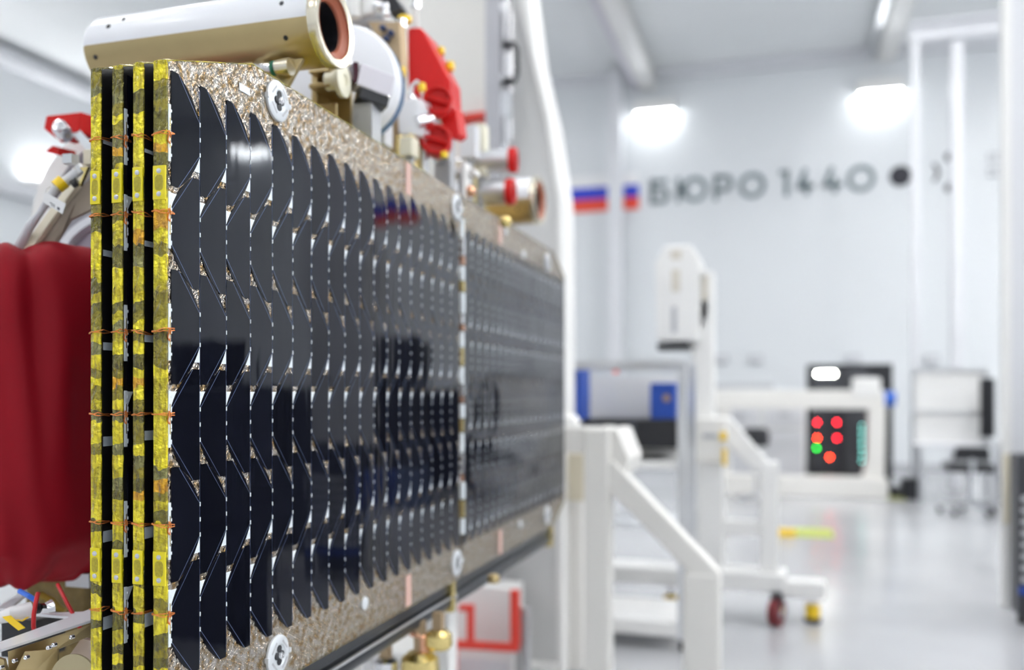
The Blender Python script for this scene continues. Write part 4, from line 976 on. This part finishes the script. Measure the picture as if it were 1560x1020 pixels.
part(tt, 'drawer_seam', INK, lambda b: b.box((GL(961, 660, l2).x, l2 + .045, GL(1000, 682, l2).z), (GL(966, 660, l2).x, l2 + .05, GL(1000, 640, l2).z)))
part(tt, 'red_mark', REDP, lambda b: b.cbox(GL(938, 566, l2 - .002), (.03, .006, .02)))
for px0, px1, py0, py1, l, tx, ro in ((990, 1029, 583, 640, l2 + .12, 'blue padded case with a brown round badge on the trolley', 0), (862, 884, 560, 642, l2 + .1, 'blue padded case leaning at the panel end', 0)):
    p, q = GL(px0, py1, l), GL(px1, py0, l)
    t = thing('padded_case', tx, 'case', ((p.x + q.x) / 2, l, p.z))
    part(t, 'case_body', BLUEP, lambda b: b.box((p.x, l, p.z), (q.x, l + .28, q.z)), bevel=.012)
    cx = GL((px0 + px1) / 2 + 6, (py0 + py1) / 2, l).x if px1 > 900 else GL(868, 600, l).x
    part(t, 'badge', M('brown_badge', (.33, .22, .12), .5, var=.1), lambda b: b.lathe((cx, l, (p.z + q.z) / 2 + .02), (0, -1, 0), [(.022, -.002), (.022, .004), (0, .004)], 20))
single('soft_wrap', WHITE, lambda b: b.ball(GL(868, 645, LC + 4.4), .09, sc=(.6, .6, .6)), 'white soft wrap bundle above the near support stand', 'wrap', org=GL(868, 645, LC + 4.4))

# ------------------------------------------------------------------ second white stand with wheels
l3 = LC + 5.75
x_ = lambda px, l: GL(px, 600, l).x
z_ = lambda py, l, px=1100: GL(px, py, l).z
WINB = M('pale_beige', (.66, .62, .54), .5, var=.04)
fs = thing('lifting_stand', 'tall white lifting stand on wheels with a slotted head', 'stand', (x_(1090, l3), l3 + .2, 0))
part(fs, 'mast', WHITE, lambda b: b.box((x_(1052, l3), l3 + .05, z_(650, l3)), (x_(1086, l3), l3 + .25, z_(410, l3))), bevel=.015)
part(fs, 'head', WHITE, lambda b: (b.prism([GL(1000, 520, l3), GL(998, 400, l3), GL(1012, 374, l3), GL(1052, 372, l3), GL(1066, 392, l3), GL(1066, 520, l3)], (0, .22, 0)), b.prism([GL(1064, 392, l3 + .05), GL(1080, 420, l3 + .05), GL(1082, 480, l3 + .05), GL(1064, 520, l3 + .05)], (0, .15, 0))), bevel=.015)
for wa, wb_, wt, wd, dd in ((1022, 1038, 378, 392, 0), (1023, 1036, 408, 442, 0), (1068, 1078, 418, 455, .05)):
    part(fs, 'head_window', WINB, lambda b: b.box((x_(wa, l3), l3 + dd - .004, z_(wd, l3)), (x_(wb_, l3), l3 + dd, z_(wt, l3))))
part(fs, 'slot', GREYM, lambda b: b.box((x_(1023, l3), l3 - .004, z_(505, l3)), (x_(1031, l3), l3, z_(465, l3))))
part(fs, 'black_bar', BLACKM, lambda b: b.box((x_(1002, l3), l3 - .03, z_(532, l3)), (x_(1050, l3), l3 + .2, z_(522, l3))), bevel=.004)
part(fs, 'carriage', WARM, lambda b: b.box((x_(1048, l3), l3 - .06, z_(705, l3)), (x_(1108, l3), l3 + .28, z_(636, l3))), bevel=.012)
part(fs, 'carriage_slot', GREYM, lambda b: b.box((x_(1072, l3), l3 - .066, z_(667, l3)), (x_(1094, l3), l3 - .06, z_(660, l3))))
part(fs, 'yellow_clip', YEL, lambda b: (b.cbox(GL(1102, 664, l3 - .07), (.04, .02, .05)), b.cbox(GL(1104, 696, l3 - .07), (.025, .02, .1))))
part(fs, 'post', WHITE, lambda b: b.box((x_(1062, l3), l3 - .02, .22), (x_(1102, l3), l3 + .2, z_(700, l3))), bevel=.012)
part(fs, 'brace', WHITE, lambda b: b.prism([GL(1104, 636, l3), GL(1112, 636, l3), GL(1172, 705, l3), GL(1166, 722, l3), GL(1152, 720, l3), GL(1104, 672, l3)], (0, .12, 0)), bevel=.01)
part(fs, 'outer_post', WHITE, lambda b: b.box((x_(1158, l3), l3 - .01, .2), (x_(1186, l3), l3 + .12, z_(702, l3))), bevel=.012)
part(fs, 'crossbar', WHITE, lambda b: b.box((x_(1102, l3), l3, z_(815, l3)), (x_(1158, l3), l3 + .1, z_(792, l3))), bevel=.01)
part(fs, 'base_rail', WHITE, lambda b: b.box((x_(866, l3), l3 - .05, z_(895, l3)), (x_(1198, l3), l3 + .2, z_(868, l3))), bevel=.01)
part(fs, 'outrigger', WHITE, lambda b: b.box((x_(1190, l3), l3 + .02, z_(905, l3)), (x_(1258, l3), l3 + .16, z_(880, l3))), bevel=.01)
def caster(par, px, l, r=.085):
    x = x_(px, l)
    w = part(par, 'caster', WHEELR, lambda b: b.cyl((x - .025, l - .03, r), (x + .025, l - .05, r), r, 24))
    part(w, 'tyre', RUBBER, lambda b: b.lathe((x - .022, l - .03, r), (.05, -.02, 0), [(r * .8, 0), (r, .004), (r, .042), (r * .8, .046)], 24))
    part(w, 'hub', STEEL, lambda b: b.lathe((x + .022, l - .05, r), (1, -.4, 0), [(r * .42, 0), (r * .42, .012), (r * .2, .016), (0, .016)], 16))
    part(w, 'fork', BLACKM, lambda b: b.box((x - .035, l - .07, r * 1.3), (x + .035, l + .02, z_(893, l3))))
caster(fs, 1183, l3 - .05); caster(fs, 881, l3 - .05)
for px in (1238, 1022):
    x = x_(px, l3 + .08)
    part(fs, 'levelling_foot', None, lambda b: (b.cyl((x, l3 + .08, .03), (x, l3 + .08, .11), .045, 18, YEL), b.cyl((x, l3 + .08, 0), (x, l3 + .08, .03), .05, 18, RUBBER), b.cyl((x, l3 + .08, .11), (x, l3 + .08, z_(900, l3)), .015, 10, STEEL)))
# yellow chock and mat behind
p = GF(1202, 816)
yc = thing('floor_clamp', 'small yellow clamp with green strap on the shiny floor', 'clamp', p)
part(yc, 'body', YEL, lambda b: b.box((p.x - .12, p.y - .06, 0), (p.x + .06, p.y + .06, .07)), bevel=.01)
part(yc, 'strap', M('lime_strap', (.45, .52, .10), .5, var=.1), lambda b: b.box((p.x + .06, p.y - .02, 0), (p.x + .42, p.y + .5, .015)))

# ------------------------------------------------------------------ far frame, black control cabinet, white cupboards
l4 = LC + 13.0
bt = thing('beam_frame', 'long white beam frame standing in front of the black control cabinet', 'frame', (x_(1220, l4), l4, 0))
part(bt, 'beam', WARM, lambda b: b.box((x_(1086, l4), l4, z_(622, l4)), (x_(1348, l4), l4 + .3, z_(594, l4))), bevel=.02)
part(bt, 'end_block', WHITE, lambda b: (b.box((x_(1300, l4), l4 - .02, z_(604, l4)), (x_(1342, l4), l4 + .32, z_(576, l4)))), bevel=.03)
part(bt, 'post', WARM, lambda b: b.prism([GL(1324, 618, l4), GL(1350, 618, l4), GL(1348, 742, l4), GL(1310, 742, l4), GL(1322, 700, l4)], (0, .3, 0)), bevel=.02)
part(bt, 'post', WARM, lambda b: b.box((x_(1092, l4), l4 + .02, 0), (x_(1112, l4), l4 + .28, z_(622, l4))), bevel=.02)
part(bt, 'foot_rail', WARM, lambda b: b.box((x_(1086, l4), l4 - .1, 0.0), (x_(1352, l4), l4 + .3, z_(722, l4))), bevel=.02)
part(bt, 'motor', M('blue_motor', (.02, .12, .55), .4, var=.1), lambda b: b.cyl((x_(1348, l4), l4 + .15, z_(607, l4)), (x_(1366, l4), l4 + .15, z_(607, l4)), .1, 18))
part(bt, 'top_strip', GREYM, lambda b: b.box((x_(1086, l4), l4 + .1, z_(592, l4)), (x_(1178, l4), l4 + .25, z_(584, l4))))
l5 = LC + 14.0
kc = thing('control_cabinet', 'black control cabinet with glowing red and green round lamps', 'cabinet', (x_(1290, l5), l5 + .3, 0))
part(kc, 'carcass', BLACKM, lambda b: b.box((x_(1230, l5), l5, .12), (x_(1360, l5), l5 + .7, z_(556, l5))), bevel=.01)
part(kc, 'plinth', GREYM, lambda b: b.box((x_(1232, l5), l5 + .02, 0), (x_(1358, l5), l5 + .68, .12)))
part(kc, 'door_panel', M('smoked_panel', (.035, .037, .045), .12, var=.3, vscale=3), lambda b: b.box((x_(1236, l5), l5 - .02, z_(716, l5)), (x_(1284, l5), l5, z_(562, l5))))
part(kc, 'door_panel', M('smoked_panel_grey', (.06, .062, .07), .15, var=.3, vscale=3), lambda b: b.box((x_(1288, l5), l5 - .02, z_(716, l5)), (x_(1322, l5), l5, z_(562, l5))))
for px, py, mm in ((1245, 643, LEDR), (1275, 643, LEDR), (1245, 667, LEDO), (1275, 667, LEDR), (1244, 682, LEDG), (1264, 696, LEDO), (1244, 661, None)):
    if mm is None: continue
    c = GL(px, py, l5 - .02)
    part(kc, 'indicator_lamp', mm, lambda b: b.lathe(c, (0, -1, 0), [(.018, 0), (.018, .012), (.010, .02), (0, .022)], 16))
part(kc, 'indicator_strip', LEDC, lambda b: [b.cbox(GL(1313, y, l5 - .025), (.03, .01, .018)) for y in range(648, 704, 9)])
kl = thing('strip_lamp', 'glowing white strip lamp at the top of the black cabinet', 'lamp', GL(1258, 569, l5 - .05))
part(kl, 'tube', TUBEL, lambda b: b.cbox(GL(1258, 569, l5 - .05), (.26, .03, .05)))
part(kl, 'holder', GREYM, lambda b: b.cbox(GL(1258, 569, l5 - .02), (.30, .04, .08)))
l6 = LC + 13.9
for k, (pa, pb, yt, tx) in enumerate(((1100, 1160, 612, 'white cupboard behind the lifting stand'), (1164, 1226, 612, 'white cupboard next to the black control cabinet'))):
    t = thing('cupboard', tx, 'cupboard', (x_((pa + pb) / 2, l6), l6 + .25, 0))
    part(t, 'carcass', WHITE, lambda b: b.box((x_(pa, l6), l6, .05), (x_(pb, l6), l6 + .5, z_(yt, l6))), bevel=.01)
    part(t, 'door', LIGHTG, lambda b: b.box((x_(pa + 3, l6), l6 - .02, .12), (x_(pb - 3, l6), l6, z_(yt + 42, l6))), bevel=.006)
    part(t, 'drawer', LIGHTG, lambda b: b.box((x_(pa + 3, l6), l6 - .02, z_(yt + 38, l6)), (x_(pb - 3, l6), l6, z_(yt + 6, l6))), bevel=.006)
    part(t, 'handle', GREYM, lambda b: b.box((x_((pa + pb) / 2 - 8, l6), l6 - .05, z_(yt + 20, l6)), (x_((pa + pb) / 2 + 8, l6), l6 - .02, z_(yt + 16, l6))))
    part(t, 'plinth', GREYM, lambda b: b.box((x_(pa + 2, l6), l6 + .03, 0), (x_(pb - 2, l6), l6 + .5, .05)))
ml = thing('stool', 'dark swivel stool with slim base before the white cupboards', 'stool', (x_(1152, LC + 12.2), LC + 12.2, 0))
xs, ls_ = x_(1152, LC + 12.2), LC + 12.2
part(ml, 'seat', BLACKM, lambda b: b.lathe((xs, ls_, .72), (0, 0, 1), [(0, 0), (.14, 0), (.17, .04), (.16, .2), (.12, .24), (0, .24)], 24))
part(ml, 'stem', STEEL, lambda b: b.cyl((xs, ls_, .08), (xs, ls_, .72), .025, 12))
part(ml, 'base', ALU, lambda b: [b.beam((xs, ls_, .09), (xs + .26 * math.cos(a), ls_ + .26 * math.sin(a), .03), .04, .03) for a in [2 * PI * k / 5 for k in range(5)]])
for px, tx in ((1100, 'small grey socket box on the wall above the white beam'), (1152, 'small grey socket box on the wall between beam and black cabinet'), (1300, 'grey vent box on the wall above the black cabinet'), (1420, 'small grey box on the wall between the gantry columns')):
    c = GL(px, 547, LW - .04)
    t = thing('wall_box', tx, 'wall box', c)
    part(t, 'box', GREYM, lambda b: b.box((c.x - .12, LW - .08, c.z - .09), (c.x + .12, LW, c.z + .09)), bevel=.01)
    part(t, 'cover', LIGHTG, lambda b: b.box((c.x - .09, LW - .09, c.z - .06), (c.x + .09, LW - .08, c.z + .06)))
# sprinkler heads on the wall top
for px, py, tx in ((1008, 92, 'small dark camera dome under the ceiling by the crane rail'), (1163, 70, 'small grey sensor under the ceiling mid wall')):
    c = GL(px, py, LW - .25)
    t = thing('ceiling_sensor', tx, 'sensor', c)
    part(t, 'dome', GREYM, lambda b: b.ball(c, .11, sc=(1, 1, .8)))
    part(t, 'drop_rod', WHITE, lambda b: b.cyl((c.x, c.y, c.z + .05), (c.x, c.y, ZC), .025, 10))

# desk, monitor, chair by the gantry
l7 = LC + 12.6
xa, xb = x_(1396, l7), x_(1528, l7)
dk = thing('lab_desk', 'pale laboratory desk with an upper glass frame by the gantry columns', 'desk', ((xa + xb) / 2, l7 + .35, 0))
zd = z_(672, l7)
part(dk, 'desktop', LIGHTG, lambda b: b.box((xa, l7, zd - .04), (xb, l7 + .7, zd)), bevel=.006)
for xx in (xa + .03, xb - .08):
    for yy in (l7 + .03, l7 + .62): part(dk, 'leg', ALU, lambda b: b.box((xx, yy, 0), (xx + .05, yy + .05, zd - .04)))
zt_ = z_(562, l7)
part(dk, 'upper_frame', ALU, lambda b: (b.box((xa + .03, l7 + .62, zd), (xa + .06, l7 + .66, zt_)), b.box((xb - .08, l7 + .62, zd), (xb - .05, l7 + .66, zt_)), b.box((xa + .06, l7 + .62, zt_ - .03), (xb - .08, l7 + .66, zt_)), b.box((xa + .06, l7 + .62, z_(625, l7) - .02), (xb - .08, l7 + .66, z_(625, l7)))))
part(dk, 'back_panel', WHITE, lambda b: b.box((xa + .06, l7 + .66, zd), (xb - .08, l7 + .68, zt_ - .03)))
mo = thing('monitor', 'tall black monitor standing on the laboratory desk', 'monitor', (x_(1513, l7), l7 + .4, zd))
part(mo, 'screen', BLACKM, lambda b: b.box((x_(1502, l7), l7 + .32, z_(662, l7)), (x_(1525, l7), l7 + .38, z_(577, l7))), bevel=.006)
part(mo, 'stand', GREYM, lambda b: (b.box((x_(1510, l7), l7 + .38, zd + .016), (x_(1517, l7), l7 + .42, z_(640, l7))), b.box((x_(1503, l7), l7 + .3, zd + .001), (x_(1524, l7), l7 + .5, zd + .016))))
l8 = LC + 11.6
xs = x_(1474, l8)
oc = thing('office_chair', 'black swivel work chair with star base in front of the laboratory desk', 'chair', (xs, l8, 0))
part(oc, 'seat', BLACKM, lambda b: b.box((xs - .25, l8 - .22, .50), (xs + .25, l8 + .22, .60)), bevel=.03)
part(oc, 'backrest', BLACKM, lambda b: b.prism([(xs - .2, l8 - .26, .64), (xs + .2, l8 - .26, .64), (xs + .17, l8 - .30, .80), (xs - .17, l8 - .30, .80)], (0, .05, 0)), bevel=.015)
part(oc, 'column', STEEL, lambda b: b.cyl((xs, l8, .12), (xs, l8, .5), .03, 14))
part(oc, 'back_bar', ALU, lambda b: b.box((xs - .02, l8 - .3, .5), (xs + .02, l8 - .26, .66)))
for k in range(5):
    a = 2 * PI * k / 5 + .3; ex, ey = xs + .3 * math.cos(a), l8 + .3 * math.sin(a)
    lg_ = part(oc, 'base_arm', ALU, lambda b: b.beam((xs, l8, .13), (ex, ey, .08), .045, .03))
    part(lg_, 'castor', RUBBER, lambda b: b.cyl((ex - .02, ey, .035), (ex + .02, ey, .035), .035, 14))
p = GF(1385, 757)
bb = thing('equipment_case', 'black equipment case on the floor beside the beam frame', 'case', (p.x, p.y + .2, 0))
part(bb, 'case_body', BLACKM, lambda b: b.box((p.x - .12, p.y - .32, 0), (p.x + .12, p.y - .04, .28)), bevel=.015)
part(bb, 'small_box', BLACKM, lambda b: b.box((p.x - .27, p.y - .3, 0), (p.x - .14, p.y - .06, .16)), bevel=.01)
p = GF(1318, 762)
single('floor_cable', M('olive_cable', (.35, .36, .12), .5, var=.1), lambda b: b.tube([GF(1235, 742, .02), GF(1262, 745, .02), GF(1300, 750, .02), GF(1345, 757, .02), GF(1378, 760, .02)], .02, 8), 'olive cable lying along the floor before the beam frame', 'cable', org=p)

# big pale partition at the edge of view and black drawer rack below it
l9 = LC + 6.6
xp = x_(1533, l9)
pt = thing('partition', 'pale grey partition panel with a bright corner post at the edge of view', 'partition', (xp + .5, l9, 0))
part(pt, 'corner_post', WHITE, lambda b: b.box((x_(1526, l9), l9 - .03, .0), (x_(1540, l9), l9 + .06, 5.2)), bevel=.008)
part(pt, 'panel', LIGHTG, lambda b: b.box((x_(1540, l9), l9, z_(690, l9)), (x_(1700, l9), l9 + .05, 5.2)))
part(pt, 'wood_strip', BEIGE, lambda b: b.box((x_(1526, l9), l9 - .045, z_(780, l9)), (x_(1538, l9), l9 - .032, z_(684, l9))))
l10 = LC + 6.1
rk = thing('drawer_rack', 'black drawer rack with white drawer lips beside the pale partition', 'rack', (x_(1590, l10), l10 + .2, 0))
part(rk, 'carcass', M('dark_grey_rack', (.045, .047, .055), .4, var=.1), lambda b: b.box((x_(1550, l10), l10, .06), (x_(1660, l10), l10 + .2, z_(684, l10))), bevel=.01)
for k in range(8):
    yy = 742 + k * 16
    part(rk, 'drawer_lip', LIGHTG, lambda b: b.box((x_(1556, l10), l10 - .03, z_(yy + 7, l10)), (x_(1650, l10), l10, z_(yy, l10))), bevel=.004)
for xx in (1560, 1650):
    part(rk, 'caster', RUBBER, lambda b: b.cyl((x_(xx, l10) - .02, l10 + .05, .03), (x_(xx, l10) + .02, l10 + .05, .03), .03, 14))
part(rk, 'bumper', BLUEP, lambda b: b.box((x_(1552, l10), l10 - .02, z_(878, l10)), (x_(1655, l10), l10, z_(868, l10))))

DKG = M('dark_grey_paint', (.03, .032, .04), .45, var=.1)
# things standing beyond the frame, mirrored in the cells
def mir(px, py, Y):
    q = G(px, py, Y); return Vector((-q.x, q.y, q.z))
def mcab(label, pxa, pxb, pytop, Y, dep, mm, nm='equipment_rack', cat='rack', z0=0):
    a, b_ = mir(pxb, pytop, Y), mir(pxa, pytop, Y)
    x0, x1 = sorted((a.x, b_.x)); y0 = (a.y + b_.y) / 2
    t = thing(nm, label, cat, ((x0 + x1) / 2, y0, z0))
    part(t, 'carcass', mm, lambda b: b.box((x0, y0 - dep / 2, z0), (x1, y0 + dep / 2, a.z)), bevel=.01)
    part(t, 'front_panel', BLACKM if mm is BLACKM else mm, lambda b: b.box((x0 + .04, y0 - dep / 2 - .02, z0 + .1), (x1 - .04, y0 - dep / 2, a.z - .08)), bevel=.004)
    return t, x0, x1, y0
mcab('tall black equipment rack mirrored mid panel in the solar cells', 520, 642, 517, 12.4, .8, BLACKM)
mcab('low black equipment rack mirrored beside the tall one in the cells', 425, 515, 590, 11.5, .8, BLACKM)
mcab('black cabinet mirrored in the second and third cell columns', 288, 345, 520, 7.0, .5, BLACKM)
mcab('dark grey box added to darken the reflection in the nearest solar cell columns', 262, 412, 588, 5.2, .3, DKG, 'darkening_box', 'cabinet')  # added out of view to darken the lower cells and foil border
mcab('dark grey box added to darken the cell reflection beside the black rack', 430, 520, 600, 8.2, .4, DKG, 'darkening_box', 'cabinet')  # second added box, unseen directly, keeps the mirrored area dark
mcab('black low bench mirrored in the cells near the golden seam', 650, 712, 592, 13.5, .5, BLACKM)
t, bx0, bx1, by0 = mcab('blue storage bin on the floor mirrored in the lower cells', 535, 600, 716, 11.4, .5, BLUEP, 'storage_bin', 'bin')
mcab('grey blue storage bin mirrored beside the blue one in the cells', 605, 638, 714, 11.4, .5, M('slate_blue', (.12, .16, .28), .5, var=.1), 'storage_bin', 'bin')
mcab('blue stool block mirrored in the third cell column', 360, 398, 678, 6.5, .3, BLUEP, 'storage_bin', 'bin')

# ------------------------------------------------------------------ camera and render look
cam = bpy.data.cameras.new('camera'); co = bpy.data.objects.new('camera', cam); COL.objects.link(co)
co.location = (NC, LC, CAMH); co.rotation_euler = (PI / 2, 0, TH)
cam.sensor_width = 36; cam.lens = F / 1560 * 36; cam.shift_y = (HZ - 510) / 1560
cam.clip_start = .05; cam.clip_end = 100
cam.dof.use_dof = True; cam.dof.focus_distance = 1.38; cam.dof.aperture_fstop = cam.lens / 19.5
C.camera = co
w = bpy.data.worlds.new('world'); C.world = w; w.use_nodes = True
w.node_tree.nodes['Background'].inputs[0].default_value = (.8, .87, 1, 1); w.node_tree.nodes['Background'].inputs[1].default_value = .3
C.view_settings.view_transform = 'Standard'; C.view_settings.look = 'None'; C.view_settings.gamma = 1; C.view_settings.use_curve_mapping = False
C.view_settings.exposure = -0.45
C.cycles.max_bounces = 10; C.cycles.diffuse_bounces = 6; C.cycles.glossy_bounces = 5
C.cycles.sample_clamp_indirect = 8
